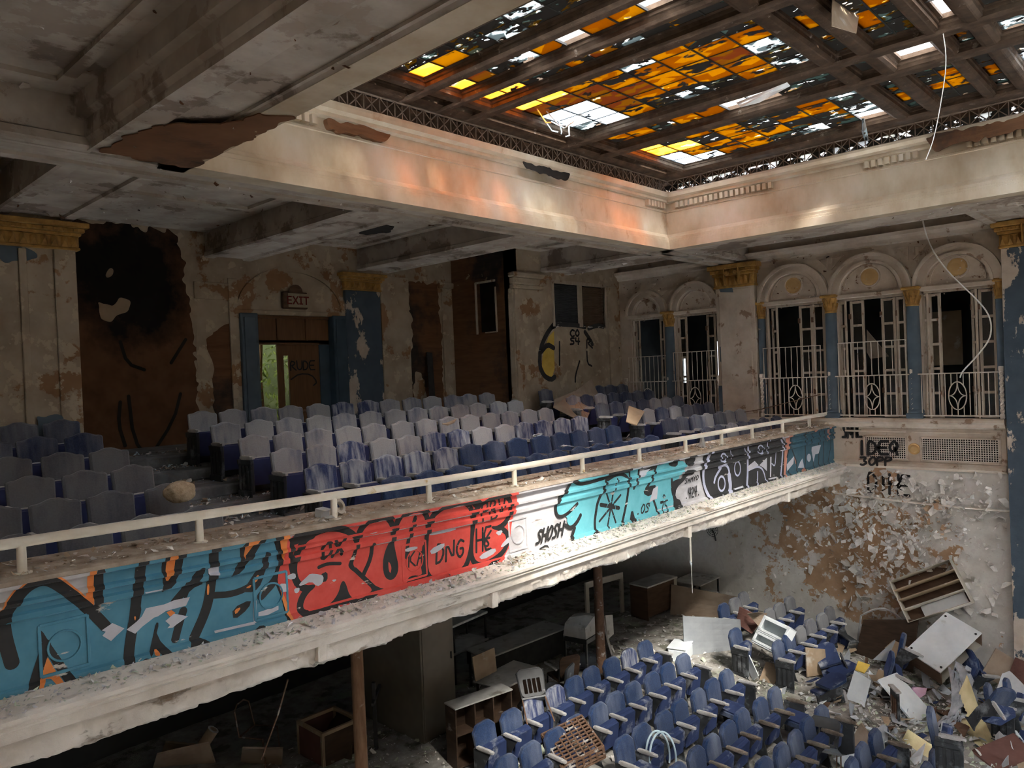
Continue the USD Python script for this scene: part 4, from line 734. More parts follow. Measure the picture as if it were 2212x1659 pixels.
def seat(kind, fab, pan, arm, ends, down, loc, rz, label, group, tip=(0, 0)):
    """One seat facing -y, its own left arm and standard (and the right ones at the end of a row)."""
    key = (kind, fab, pan, arm, ends, down); nm = 'theatre_seat'
    if key in SEATS:
        p = dup(SEATS[key], nm, loc, (tip[0], tip[1], rz), label, 'seat', group); return p
    t = thing(nm, loc, (tip[0], tip[1], rz), label, 'seat', group); SEATS[key] = t
    if kind == 'balcony':
        P = rpoly(.226, .238, .36, .865, .03, hump=.042); w = .232
    else:
        P = rpoly(.215, .235, .36, .86, .018, cut=.10); w = .225
    b = obj('backrest', slab(P, 0, .06, .022, .16), fab, t, smooth=50)
    obj('back_shell', slab(P.buffer(-.004), .06, .075, 0, .16), pan, b)
    C = rpoly(w, w-.015, -.21, .19, .04)
    if down: R, T = rot(-84, 0, 0), (0, -.24, .42)
    else: R, T = rot(8, 0, 0), (0, -.10, .41 if kind == 'main' else .345)
    cu = slab(C, -.045, .045, .02); pn = slab(C.buffer(-.012), -.062, -.04, 0)
    def mv(m):
        o = MB()
        for v, f in zip(m.v, m.f): o.v.append(v @ R.T+T); o.f.append(f)
        o.n = m.n; return o
    c = obj('seat_cushion', mv(cu), fab if down else pan, t, smooth=50)
    obj('seat_pan', mv(pn), pan, c)
    if not down: obj('dusty_edge', MB().box(-w+.03, w-.03, -.125, -.045, .596-(.065 if kind == 'balcony' else 0), .606-(.065 if kind == 'balcony' else 0), .003), 'arm_wood' if kind == 'balcony' else 'blue_pan', c)
    sides = [-1]+([1] if 'r' in ends else [])
    for s in sides:
        x = s*.275; end = (s < 0 and 'l' in ends) or (s > 0 and 'r' in ends)
        ar = MB().hull([(x+a, y, z) for a, y in ((-.028, -.33), (.028, -.33), (-.02, -.37), (.02, -.37), (-.026, -.02), (.026, -.02)) for z in (.60, .632)]).hull([(x+a, y, z) for a, y in ((-.022, -.30), (.022, -.30), (-.022, -.05), (.022, -.05)) for z in (.585, .642)])
        if kind == 'balcony': ar.v = [v-[0, 0, .06] for v in ar.v]
        a = obj('armrest', ar, arm, t)
        st = MB()
        if end:
            st.box(x-.025, x+.025, -.33, .03, .04, .585 if kind == 'main' else .53, .008)
            sd = x-.03 if s < 0 else x+.03
            st.box(sd-.008, sd+.008, -.34, .04, .46, .53, .004); st.box(sd-.008, sd+.008, -.34, .04, 0, .09, .004)
            for k in range(3): st.box(sd-.007, sd+.007, -.27+.1*k, -.21+.1*k, .1, .45, .005)
        else:
            h_ = .585 if kind == 'main' else .53
            Q = Polygon([(-.30, h_), (.05, h_), (.07, .30), (.03, .06), (.08, 0), (-.20, 0), (-.16, .05), (-.10, .28), (-.22, .48)])
            st.poly(Q, .03, lambda p, x=x: np.stack([x-.015+p[:, 2], p[:, 0], p[:, 1]], 1))
        obj('standard', st, 'seat_iron', t)
    return t
r = np.random.default_rng(3); ROWN = ['front', 'second', 'third', 'fourth', 'fifth', 'last']
def fabric_for(block, k, x):
    u = r.random()
    if block == 'left': return ('dark_velvet' if k >= 4 else 'charcoal_velvet'), 'seat_pan'
    if block == 'right': return ('dark_velvet' if u < .75 else 'dusty_velvet'), 'seat_pan'
    if k == 0: return 'blue_velvet', 'blue_pan'
    if k == 1: return ('streaky_velvet' if x < 8.2 else 'blue_velvet'), ('seat_pan' if x < 6.5 else 'blue_pan')
    if k == 2: return ('streaky_velvet' if u < .45 else 'dusty_velvet'), 'seat_pan'
    if k == 5 and 7.7 < x < 9.1: return 'streaky_velvet', 'seat_pan'
    return 'dusty_velvet', 'seat_pan'
WORD = {'charcoal_velvet': 'dusty charcoal', 'dusty_velvet': 'dusty grey', 'streaky_velvet': 'dust-streaked blue', 'blue_velvet': 'blue', 'dark_velvet': 'dark charcoal'}
for block, x0, n, rows in (('left', 3.49-.55*6, 7, range(6)), ('middle', 5.50, 13, range(6)), ('right', 14.10, 7, range(6))):
    for k in rows:
        placed = 0
        for c in range(n):
            x = x0+.55*c; y = SEATY+STEP*k; z = row_z(k)
            if block == 'middle' and k == 0 and c == 0: continue
            q = np.array([x, y-.05, z+.75]); de = q @ FWD; px = 1106+F_PX*(q @ RIGHT)/de
            if px < -40: continue
            if block == 'right' and k == 5 and 14.5 < x < 15.6: continue
            fab, pan = fabric_for(block, k, x); placed += 1
            ends = ('l' if (c == 0 or (block == 'middle' and k == 0 and c == 1)) else '')+('r' if c == n-1 else '')
            down = (block == 'middle' and ((k == 1 and c in (7, 9)) or (k == 0 and c in (8,)))) or (block == 'right' and k == 0 and c in (0, 1))
            nth = placed if block != 'left' else n-c
            side = 'left' if block != 'left' else 'right'
            lab = f'{WORD[fab]} folding seat, {ONES[nth-1]} from the {side}, {ROWN[k]} row, {block} balcony block'
            seat('balcony', fab, pan, 'arm_wood' if fab != 'blue_velvet' else 'arm_brown', ends, down, (x+r.normal(0, .008), y+r.normal(0, .012), z), r.normal(0, .6), lab, f'seats of the {block} balcony block', (r.normal(0, .8), r.normal(0, .8)))
MAIN = [('left', 8.46, [12.53-.55*k for k in range(9)]), ('left', 7.63, [12.6-.55*k for k in range(12)]), ('left', 6.77, [12.65-.55*k for k in range(11)]), ('left', 5.88, [12.65-.55*k for k in range(8)]), ('left', 5.04, [12.65, 12.1, 11.55, 11.0, 10.45, 9.9]), ('left', 4.15, [12.55, 12.0, 11.45]), ('left', 3.3, [12.7, 12.15]),
        ('right', 7.55, [14.54, 16.17, 16.72, 17.27]), ('right', 6.66, [14.64, 15.19, 15.74, 16.29, 16.84, 17.39]), ('right', 8.4, [15.6, 16.15, 16.7])]
for side, y, xs in MAIN:
    n = len(xs); rowi = [8.46, 7.63, 6.77, 5.88, 5.04, 4.15, 3.3].index(y) if side == 'left' else [8.4, 7.55, 6.66].index(y)
    placed = -1
    for c, x in enumerate(xs):
        if side == 'left' and (abs(y-6.77) < .1 and 7.2 < x < 9.0): continue            # the crate lies there
        placed += 1
        fab = ('charcoal_velvet' if x > 15.6 else 'blue_velvet') if side == 'right' else ('streaky_velvet' if y > 8 and r.random() < .35 else 'blue_velvet')
        ends = ''
        if side == 'left' and c == 0: ends = 'r'
        if side == 'right' and c == 0: ends = 'l'
        down = (side == 'left' and (round(x, 2), y) in ((12.65, 5.88), (12.1, 6.77), (9.35, 6.77)))
        if side == 'left': lab = f'{WORD[fab]} main floor seat, {ONES[placed]} from the aisle, {ONES[rowi]} row before the desks'
        else: lab = f'{WORD[fab]} main floor seat, {ONES[placed]} from the aisle, {["back", "middle", "front"][rowi]} row by the right wall'
        seat('main', fab, 'blue_pan', 'arm_wood' if y > 6.5 else 'arm_brown', ends, down, (x+r.normal(0, .01), y-.05+r.normal(0, .015), floor_z(y)-.02), r.normal(0, 1.5), lab, f'upright seats left of the aisle' if side == 'left' else 'upright seats by the right wall', (r.normal(0, 1), r.normal(0, 1)))
# ---------------------------------------------------------------- paint on the walls, flat on the faces it was sprayed on
def front_pt(px, py):
    p = on_y(px, py, 6.69); return p[0], p[2]-float(DZ(p[0]))
ZB = sorted({z for z, _ in FACE}, reverse=True)
def on_front(shape, layer, mb):
    """Lays an outline in (along, height) on the moulded front."""
    eps = .0025+.0012*layer
    for a, b in zip(ZB[:-1], ZB[1:]):
        x0, _, x1, _ = shape.bounds; g = shape.intersection(sbox(x0-1, b, x1+1, a))
        for q in (g.geoms if hasattr(g, 'geoms') else [g]):
            if not isinstance(q, Polygon) or q.area < 1e-5: continue
            v, f = trimesh.creation.triangulate_polygon(q, engine='earcut')
            y = np.interp(v[:, 1], [b, a], [float(fy(b+1e-6)), float(fy(a-1e-6))])-eps
            P = np.stack([v[:, 0], y, v[:, 1]+DZ(v[:, 0])], 1); mb.add(P, f)
class Crop:
    def __init__(self, x, y, s): self.x, self.y, self.s = x, y, s
    def __call__(self, p): return (self.x+p[0]*self.s, self.y+p[1]*self.s)
CA, CB, CC, CD = Crop(0, 1100, 640/2212), Crop(580, 1030, 600/2212), Crop(1120, 960, 440/2212), Crop(1440, 900, 400/2212)
def smooth(p, it=2, closed=True):
    p = np.asarray(p, float)
    for _ in range(it):
        q = np.roll(p, -1, 0) if closed else p[1:]; a = p if closed else p[:-1]
        n = np.empty((2*len(a), a.shape[1])); n[0::2], n[1::2] = .75*a+.25*q, .25*a+.75*q
        p = n if closed else np.vstack([p[:1], n, p[-1:]])
    return p
LAY = [0]
def shape(C, pts, sm=2): return Polygon(smooth([front_pt(*C(p)) for p in pts], sm)).buffer(0)
def stroke(C, pts, w, sm=2): return LineString(smooth([front_pt(*C(p)) for p in pts], sm, False)).buffer(w/2, quad_segs=4)
def spray(name, mt, shapes, label=None):
    LAY[0] += 1; mb = MB(); u = unary_union(shapes)
    for g in (u.geoms if hasattr(u, 'geoms') else [u]): on_front(g, LAY[0], mb)
    if mb.v: obj(name, mb, mt, bf, label=label)
FONT = {'A': [[(0, 0), (.5, 1), (1, 0)], [(.2, .4), (.8, .4)]], 'B': [[(0, 0), (0, 1), (.7, .95), (.8, .75), (.1, .52), (.9, .35), (.8, .05), (0, 0)]], 'C': [[(1, .85), (.5, 1), (0, .5), (.5, 0), (1, .15)]], 'D': [[(0, 0), (0, 1), (.6, .95), (1, .5), (.6, .05), (0, 0)]], 'E': [[(1, 1), (0, 1), (0, 0), (1, 0)], [(0, .5), (.8, .5)]], 'G': [[(1, .85), (.5, 1), (0, .5), (.5, 0), (1, .2), (1, .5), (.6, .5)]],
        'H': [[(0, 0), (0, 1)], [(1, 0), (1, 1)], [(0, .5), (1, .5)]], 'I': [[(.5, 0), (.5, 1)]], 'K': [[(0, 0), (0, 1)], [(1, 1), (0, .45), (1, 0)]], 'L': [[(0, 1), (0, 0), (1, 0)]], 'M': [[(0, 0), (.1, 1), (.5, .4), (.9, 1), (1, 0)]], 'N': [[(0, 0), (0, 1), (1, 0), (1, 1)]], 'O': [[(.5, 1), (0, .6), (.1, .1), (.5, 0), (1, .4), (.9, .9), (.5, 1)]], 'P': [[(0, 0), (0, 1), (.8, .95), (.9, .65), (.1, .5)]],
        'Q': [[(.5, 1), (0, .6), (.2, .2), (.7, .3), (1, .7), (.5, 1)], [(.6, .5), (.9, 0)]], 'R': [[(0, 0), (0, 1), (.8, .9), (.7, .6), (.1, .5), (1, 0)]], 'S': [[(1, .9), (.4, 1), (.1, .75), (.8, .4), (.7, .05), (0, .05)]], 'T': [[(0, 1), (1, 1)], [(.5, 1), (.5, 0)]], 'U': [[(0, 1), (.05, .2), (.5, 0), (.95, .2), (1, 1)]], 'V': [[(0, 1), (.5, 0), (1, 1)]], 'W': [[(0, 1), (.25, 0), (.5, .7), (.75, 0), (1, 1)]], 'X': [[(0, 0), (1, 1)], [(0, 1), (1, 0)]], 'Y': [[(0, 1), (.5, .5), (1, 1)], [(.5, .5), (.4, 0)]],
        '0': [[(.5, 1), (0, .5), (.5, 0), (1, .5), (.5, 1)]], '2': [[(0, .8), (.5, 1), (.9, .7), (0, 0), (1, 0)]], '3': [[(0, .95), (.8, 1), (.4, .55), (.9, .3), (.3, 0), (0, .1)]], '4': [[(.1, 1), (0, .45), (1, .45)], [(.8, 1), (.7, 0)]], '5': [[(.9, 1), (.1, 1), (.1, .6), (.8, .5), (.8, .05), (0, 0)]], '7': [[(0, 1), (1, 1), (.4, 0)]], '.': [[(.4, .05), (.5, .08)]], "'": [[(.5, 1), (.45, .8)]]}
def letters(text, o, xv, yv, gap=.28):
    """Handwritten strokes in picture units: o is the lower left corner, xv one letter's width, yv its height."""
    o, xv, yv = (np.array(q, float) for q in (o, xv, yv)); out = []
    for k, ch in enumerate(text):
        for s in FONT.get(ch, []): out.append([tuple(o+xv*(k*(1+gap)+u)+yv*v) for u, v in s])
    return out
def tag_front(C, text, o, xv, yv, w): return [stroke(C, s, w, 1) for s in letters(text, o, xv, yv)]
# teal lettering with orange edges
spray('teal_graffiti', 'paint_teal', [shape(CA, [(-60, 800), (0, 800), (60, 740), (150, 600), (230, 545), (320, 515), (400, 545), (520, 640), (640, 735), (700, 760), (740, 420), (760, 405), (1000, 350), (1250, 300), (1600, 250), (2000, 170), (2070, 230), (2110, 400), (2090, 560), (2120, 680), (2160, 780), (2170, 870), (1980, 930), (1600, 1070), (1300, 1190), (800, 1310), (540, 1410), (300, 1480), (-60, 1560)], 1)], 'large teal letters outlined in black and orange at the left end of the front')
spray('orange_edge', 'paint_orange', [stroke(CA, [(-10, 810), (60, 690), (150, 575), (250, 510), (340, 490), (440, 520), (540, 600), (650, 690)], .045), shape(CA, [(650, 425), (700, 420), (690, 750), (640, 700)], 0), shape(CA, [(345, 1080), (400, 1180), (530, 1380), (440, 1400), (400, 1265), (325, 1270), (310, 1450), (210, 1480)], 1), shape(CA, [(1395, 1095), (1440, 1020), (1520, 1060)], 1), shape(CA, [(1860, 930), (1940, 860), (1930, 930)], 1), shape(CA, [(2050, 190), (2120, 190), (2130, 330), (2110, 420), (2100, 300)], 1), shape(CA, [(2090, 560), (2130, 600), (2200, 850), (2160, 850)], 1)])
spray('black_outline', 'paint_black', [stroke(CA, [(-10, 860), (80, 720), (170, 600), (250, 545), (330, 522), (410, 550), (520, 630), (620, 710), (720, 800), (790, 875)], .085), stroke(CA, [(20, 830), (35, 960), (90, 1150)], .10), shape(CA, [(700, 420), (765, 405), (770, 650), (740, 815), (700, 780), (690, 640)], 1), shape(CA, [(275, 900), (315, 905), (360, 980), (480, 1150), (610, 1330), (540, 1380), (440, 1230), (340, 1060)], 1), stroke(CA, [(345, 1010), (310, 1130), (200, 1470)], .07),
    stroke(CA, [(1055, 350), (1025, 600), (1015, 720), (1000, 850), (970, 1000), (955, 1220)], .085), shape(CA, [(1000, 660), (1060, 720), (1050, 800), (1000, 860), (975, 800)]), shape(CA, [(1215, 315), (1375, 285), (1350, 460), (1290, 570), (1190, 635), (1220, 520), (1195, 470)], 1), stroke(CA, [(1500, 462), (1420, 560), (1350, 640), (1300, 700)], .07), shape(CA, [(1340, 620), (1390, 520), (1545, 545), (1420, 600), (1390, 680)], 1), stroke(CA, [(1590, 260), (1590, 440), (1570, 620), (1540, 760), (1450, 960)], .09), shape(CA, [(1430, 960), (1500, 955), (1620, 1020), (1560, 1050), (1480, 1020), (1400, 1065)], 1),
    stroke(CA, [(1570, 645), (1750, 635), (1900, 560), (1960, 480), (1985, 340)], .06), shape(CA, [(1930, 430), (1980, 420), (1960, 550), (1900, 620), (1810, 620)], 1), shape(CA, [(1780, 235), (1980, 180), (1920, 300), (1850, 400), (1740, 510), (1712, 490), (1790, 390)], 1), stroke(CA, [(2050, 180), (2090, 300), (2095, 430), (2060, 530), (1950, 650)], .08), stroke(CA, [(2080, 560), (2130, 680), (2160, 870)], .05), shape(CA, [(1735, 740), (1880, 670), (1860, 740), (1745, 835)], 1), shape(CA, [(1165, 845), (1190, 850), (1165, 950), (1300, 1090), (1340, 1140), (1250, 1140), (1160, 1040), (1105, 1120), (1140, 960)], 1), stroke(CA, [(1370, 760), (1340, 850), (1310, 970)], .07), stroke(CA, [(1080, 1140), (1150, 1160), (1230, 1190)], .07), shape(CA, [(1860, 920), (1950, 850), (1990, 900), (1930, 940)], 1)])
spray('orange_fill', 'paint_orange', [shape(CA, [(1250, 318), (1312, 306), (1290, 480), (1240, 552), (1225, 470)], 1), shape(CA, [(1830, 242), (1930, 208), (1810, 370)], 0), shape(CA, [(1750, 750), (1808, 728), (1760, 792)], 1), shape(CA, [(1890, 530), (1935, 480), (1930, 530), (1890, 560)], 1), shape(CA, [(1140, 1090), (1160, 1030), (1195, 1085)], 1), shape(CA, [(1245, 770), (1280, 752), (1312, 775), (1270, 802)], 0), shape(CA, [(1548, 560), (1565, 560), (1562, 640), (1545, 640)], 1), shape(CA, [(1000, 800), (1018, 800), (1010, 840)], 1), shape(CA, [(1830, 590), (1880, 560), (1870, 590)], 1)])
spray('torn_paper', 'paint_white', [shape(CA, p, 0) for p in ([(945, 900), (1020, 840), (1060, 800), (1090, 740), (1230, 710), (1300, 680), (1420, 655), (1390, 720), (1240, 760), (1180, 800), (1150, 810), (1060, 880), (1010, 930)], [(1235, 835), (1300, 780), (1405, 800), (1320, 860), (1290, 885), (1250, 890), (1270, 865)], [(760, 905), (840, 850), (930, 890), (870, 945), (830, 985), (765, 945), (790, 915)], [(1600, 908), (1900, 838), (1905, 858), (1605, 926)], [(1550, 432), (1630, 425), (1630, 490), (1555, 490)], [(1070, 615), (1200, 590), (1200, 602), (1075, 625)], [(1890, 690), (1915, 680), (1915, 850), (1895, 850)], [(1930, 770), (2080, 720), (2080, 750), (2000, 790), (1930, 800)])])
# red lettering
spray('red_graffiti', 'paint_red', [shape(CB, [(120, 480), (260, 430), (640, 340), (1000, 260), (1500, 180), (1700, 140), (1945, 85), (1980, 200), (1940, 330), (1910, 640), (1700, 740), (1540, 780), (1100, 890), (880, 970), (560, 1050), (200, 1170), (160, 1060), (80, 880), (70, 800), (110, 650)], 1)], 'red bubble lettering with thick black outlines in the middle of the front')
LQ = [(260, 560), (300, 500), (400, 440), (520, 420), (630, 450), (690, 510), (690, 590), (650, 680), (640, 715), (700, 760), (845, 890), (800, 940), (700, 985), (640, 960), (605, 840), (585, 840), (565, 930), (500, 1020), (380, 1065), (280, 1075), (262, 1020), (300, 930), (380, 860), (300, 880), (235, 830), (215, 740), (230, 640)]
LU = [(715, 470), (760, 390), (840, 335), (920, 325), (970, 390), (978, 500), (930, 600), (915, 700), (930, 800), (990, 820), (1035, 740), (1005, 600), (990, 520), (1005, 420), (1060, 300), (1150, 265), (1230, 285), (1258, 400), (1240, 560), (1245, 800), (1120, 790), (1100, 870), (1010, 905), (870, 900), (720, 770), (655, 700), (695, 620)]
LM = [(1285, 340), (1370, 260), (1480, 212), (1570, 220), (1612, 300), (1615, 480), (1590, 640), (1540, 745), (1400, 790), (1265, 805), (1262, 560)]
LE = [(1645, 260), (1740, 190), (1860, 150), (1915, 200), (1905, 330), (1830, 400), (1760, 400), (1890, 440), (1900, 520), (1850, 610), (1700, 700), (1625, 660), (1625, 500), (1640, 400)]
ls = [shape(CB, q) for q in (LQ, LU, LM, LE)]
spray('black_outline', 'paint_black', [unary_union([s.buffer(.06) for s in ls]).difference(unary_union([s.buffer(-.012) for s in ls])), shape(CB, [(960, 530), (1000, 600), (1035, 700), (1020, 790), (970, 825), (920, 790), (912, 700), (940, 600)]).difference(shape(CB, [(950, 660), (985, 720), (962, 795), (930, 760)])), stroke(CB, [(825, 540), (815, 650), (755, 780)], .05), stroke(CB, [(1160, 325), (1125, 440), (1105, 560), (1100, 640)], .05), stroke(CB, [(1240, 560), (1225, 680), (1245, 800)], .06), shape(CB, [(595, 830), (640, 960), (700, 985), (560, 1020), (540, 1000), (575, 930)], 1), shape(CB, [(410, 780), (470, 750), (470, 830), (420, 840)], 1), stroke(CB, [(180, 520), (170, 700), (220, 850)], .05), stroke(CB, [(200, 490), (330, 450)], .12), stroke(CB, [(690, 740), (850, 890)], .05), stroke(CB, [(1600, 170), (1650, 220)], .1)])
spray('scrawled_tags', 'paint_black', tag_front(CB, 'OX', (410, 660), (75, -20), (10, -130), .035)+[stroke(CB, [(400, 720), (470, 690), (570, 690)], .035)]+tag_front(CB, 'PBV', (1690, 355), (52, -12), (0, -150), .03)+tag_front(CB, 'KA', (1115, 720), (52, -12), (5, -130), .02)+tag_front(CB, 'DNG', (1335, 690), (60, -14), (5, -150), .03)+tag_front(CB, 'HE', (1655, 600), (50, -12), (0, -180), .03)+tag_front(CB, '8', (1720, 560), (50, -12), (0, -150), .03)+[stroke(CB, [(1730, 500), (1760, 540), (1720, 560), (1720, 510), (1770, 430)], .03)])
spray('bare_patches', 'paint_white', [shape(CB, p, 1) for p in ([(235, 860), (310, 790), (330, 770), (400, 775), (440, 790), (430, 850), (385, 875), (340, 830), (260, 870)], [(1280, 580), (1400, 520), (1400, 560), (1300, 625)], [(1280, 450), (1490, 405), (1490, 425), (1290, 470)], [(1085, 570), (1185, 550), (1185, 575), (1090, 602)], [(1800, 440), (1870, 420), (1840, 475)], [(1670, 630), (1800, 560), (1815, 600), (1700, 665)], [(1845, 550), (1920, 465), (1930, 510), (1860, 565)], [(780, 440), (850, 420), (845, 440), (790, 450)], [(500, 820), (545, 815), (520, 840)], [(80, 850), (150, 850), (160, 910), (100, 920)], [(200, 890), (250, 880), (240, 920), (210, 930)], [(140, 790), (210, 760), (220, 810), (160, 820)])])
spray('orange_strip', 'paint_orange', [shape(CB, [(75, 455), (150, 450), (130, 600), (105, 690)], 1), shape(CB, [(85, 900), (130, 950), (190, 1140), (160, 1150)], 1)])
# cyan lettering
spray('cyan_graffiti', 'paint_cyan', [shape(CC, [(560, 420), (590, 375), (900, 330), (960, 310), (1180, 280), (1290, 255), (1300, 310), (1480, 275), (1480, 220), (1650, 180), (1810, 180), (1790, 300), (1750, 300), (1740, 380), (1660, 410), (1690, 600), (1705, 720), (1670, 790), (1480, 830), (1110, 910), (860, 975), (760, 1020), (560, 1070), (600, 930), (520, 850), (530, 780), (430, 795), (390, 700), (405, 600), (460, 560), (500, 500)], 1)], 'cyan block lettering right of the red lettering')
spray('black_outline', 'paint_black', [stroke(CC, q, w) for q, w in (([(565, 385), (495, 520), (412, 610), (395, 720), (430, 795), (520, 765), (635, 645)], .05), ([(570, 390), (640, 435), (760, 412), (945, 355)], .05), ([(945, 320), (925, 480), (855, 620), (835, 750), (822, 850), (832, 950), (865, 975)], .055), ([(955, 380), (1050, 318), (1150, 328), (1195, 420), (1182, 560), (1152, 720), (1115, 880), (1075, 915)], .055), ([(940, 340), (1050, 290), (1180, 280)], .07), ([(1190, 290), (1192, 420)], .04), ([(1292, 262), (1282, 400), (1250, 475)], .05), ([(1482, 230), (1424, 420), (1382, 480)], .05), ([(1480, 240), (1350, 290)], .05), ([(670, 770), (630, 850), (565, 915), (508, 880)], .06), ([(605, 910), (555, 1060)], .06), ([(1662, 385), (1662, 500), (1694, 600), (1694, 730)], .06), ([(890, 655), (1085, 690)], .06), ([(955, 540), (1052, 845)], .035), ([(1032, 480), (962, 900)], .035), ([(1105, 550), (875, 835)], .035), ([(1060, 375), (1048, 440)], .03), ([(1462, 600), (1502, 720), (1502, 790)], .05), ([(1440, 800), (1560, 780)], .04))]+[shape(CC, [(1228, 680), (1275, 850), (1195, 870)], 1), shape(CC, [(1340, 530), (1400, 452), (1510, 438), (1430, 575)], 1), shape(CC, [(755, 1005), (830, 925), (885, 970)], 1)])
spray('bare_patch', 'paint_white', [shape(CC, [(1460, 480), (1512, 448), (1500, 590), (1470, 600), (1415, 630)], 0), shape(CC, [(1500, 710), (1820, 615), (1820, 632), (1505, 722)], 0), shape(CC, [(1305, 290), (1420, 262), (1310, 370), (1285, 380)], 0)])
spray('scrawled_tags', 'paint_black', tag_front(CC, 'SHOSH', (185, 1085), (46, -16), (28, -150), .035)+[stroke(CC, [(210, 1130), (290, 1090), (300, 1120)], .02)]+tag_front(CC, '.OS', (1275, 765), (38, -10), (8, -95), .026)+[stroke(CC, [(1412, 660), (1416, 666)], .03)]+tag_front(CC, '75', (1535, 745), (34, -9), (4, -120), .026)+[stroke(CC, [(1575, 545), (1560, 565), (1578, 585), (1590, 562), (1575, 545)], .02), stroke(CC, [(1540, 640), (1615, 605)], .022)])
# black and silver lettering
spray('black_graffiti', 'paint_black', [shape(CD, [(435, 420), (520, 400), (900, 315), (1180, 265), (1330, 225), (1405, 300), (1432, 400), (1425, 600), (1375, 790), (1200, 830), (950, 900), (740, 960), (540, 1020), (480, 990), (420, 800), (395, 650)], 1), shape(CD, [(45, 790), (110, 750), (180, 740), (190, 640), (330, 630), (320, 690), (240, 700), (210, 760), (110, 850), (95, 970), (170, 1000), (170, 1130), (70, 1150), (80, 960), (50, 850)], 1), shape(CD, [(200, 470), (330, 450), (320, 540), (230, 620)], 1), shape(CD, [(0, 530), (120, 500), (110, 600), (10, 590)], 1)], 'black lettering lined in silver near the right end of the front')
def ring(cx, cy, rx, ry, w): return stroke(CD, [(cx+rx*math.cos(a), cy+ry*math.sin(a)) for a in np.linspace(0, 2*PI, 14)], w, 1)
spray('silver_lines', 'paint_silver', [stroke(CD, q, w) for q, w in (([(505, 425), (455, 550), (425, 680), (445, 850), (525, 1000)], .075), ([(640, 615), (575, 720), (562, 785)], .055), ([(615, 605), (700, 562), (745, 640), (735, 760)], .055), ([(955, 360), (966, 600), (950, 890)], .07), ([(970, 640), (1080, 590), (1150, 630), (1185, 800)], .04), ([(1082, 660), (1080, 780), (1040, 860)], .04), ([(1190, 285), (1182, 440)], .04), ([(1335, 235), (1385, 350), (1372, 560), (1350, 770)], .06), ([(745, 410), (760, 500)], .03), ([(915, 380), (925, 430)], .03), ([(1300, 430), (1290, 600), (1250, 560)], .03), ([(740, 700), (760, 850), (730, 940)], .12))]+[ring(650, 800, 42, 88, .04), ring(840, 620, 36, 86, .035), ring(662, 490, 32, 50, .035), ring(1105, 392, 32, 52, .03)])
spray('bare_patches', 'paint_white', [shape(CD, p, 0) for p in ([(955, 600), (1045, 528), (1092, 580), (1060, 600), (980, 645)], [(1100, 580), (1192, 488), (1190, 650), (1150, 610)], [(1230, 480), (1246, 480), (1242, 720), (1226, 720)], [(1205, 740), (1305, 715), (1305, 728), (1210, 752)], [(790, 862), (905, 822), (905, 842), (800, 872)], [(1330, 400), (1430, 385), (1430, 400), (1335, 415)])])
spray('scrawled_tags', 'paint_black', tag_front(CD, '.424.', (215, 985), (28, -8), (5, -120), .025)+tag_front(CD, 'SAMYO', (210, 800), (26, -8), (4, -55), .02))
# dark teal lettering
spray('dark_teal_graffiti', 'paint_dark_teal', [shape(CD, [(1410, 640), (1432, 400), (1465, 205), (1700, 155), (1996, 70), (1996, 610), (1640, 720), (1470, 790), (1395, 790)], 0)], 'dark teal letters edged in salmon against the right wall')
spray('salmon_edge', 'paint_salmon', [shape(CD, p, 0) for p in ([(1408, 240), (1455, 205), (1445, 350), (1425, 560), (1405, 780), (1385, 780), (1400, 400)], [(1712, 150), (1785, 135), (1710, 205)], [(1898, 118), (1932, 112), (1915, 300), (1905, 260)], [(1510, 470), (1548, 560), (1530, 565)], [(1590, 640), (1642, 605), (1642, 710), (1575, 715)], [(1996, 75), (2010, 75), (2000, 210)])])
spray('black_outline', 'paint_black', [stroke(CD, q, w, 1) for q, w in (([(1468, 210), (1458, 350), (1430, 480)], .05), ([(1640, 185), (1650, 450), (1640, 710)], .045), ([(1712, 165), (1722, 260), (1700, 330)], .04), ([(1490, 400), (1552, 560), (1530, 740)], .045), ([(1800, 130), (1812, 460), (1800, 640)], .04), ([(1868, 130), (1860, 600)], .035), ([(1925, 115), (1962, 300), (1910, 580)], .03), ([(1440, 640), (1482, 775)], .05), ([(1985, 90), (1980, 260)], .06), ([(1742, 540), (1740, 640)], .035), ([(1600, 180), (1640, 230)], .08))])
spray('bare_patches', 'paint_white', [shape(CD, p, 0) for p in ([(1425, 570), (1512, 470), (1505, 560), (1430, 650)], [(1558, 612), (1585, 540), (1612, 498), (1635, 612)], [(1720, 402), (1725, 360), (1835, 335), (1805, 440), (1765, 450), (1745, 545)])]+[shape(CD, [(1690+25*math.cos(a), 490+50*math.sin(a)) for a in np.linspace(0, 2*PI, 12, endpoint=False)], 1)])
# tags on other walls
def wall_tag(parent, name, mt, lines, w, proj, put, label=None):
    mb = MB()
    for s in lines:
        p = smooth([proj(*q) for q in s], 1, False); mb.poly(LineString(p).buffer(w/2, quad_segs=3), .003, put)
    obj(name, mb, mt, parent, label=label)
CR = Crop(1472, 900, 740/1617)
rx = lambda x, y: tuple(on_x(*CR((x, y)), XR-.05)[1:])
mk = lambda t, o, a, b: letters(t, o, a, b, .2)
wall_tag(wr, 'sprayed_tag', 'black_spray', mk('SNHE', (760, 100), (19, -1), (0, -58)), .055, rx, toX(XR-.025, -1), 'black sprayed tag above the left grille')
wall_tag(wr, 'sprayed_tag', 'black_spray', mk('IDEQ', (830, 178), (42, 0), (0, -62)), .06, rx, toX(XR-.046, -1), 'black sprayed tag across the left grille')
wall_tag(wr, 'sprayed_tag', 'black_spray', mk('3OPP', (850, 228), (32, 0), (0, -38)), .05, rx, toX(XR-.092, -1), 'black sprayed tag on the moulding under the left grille')
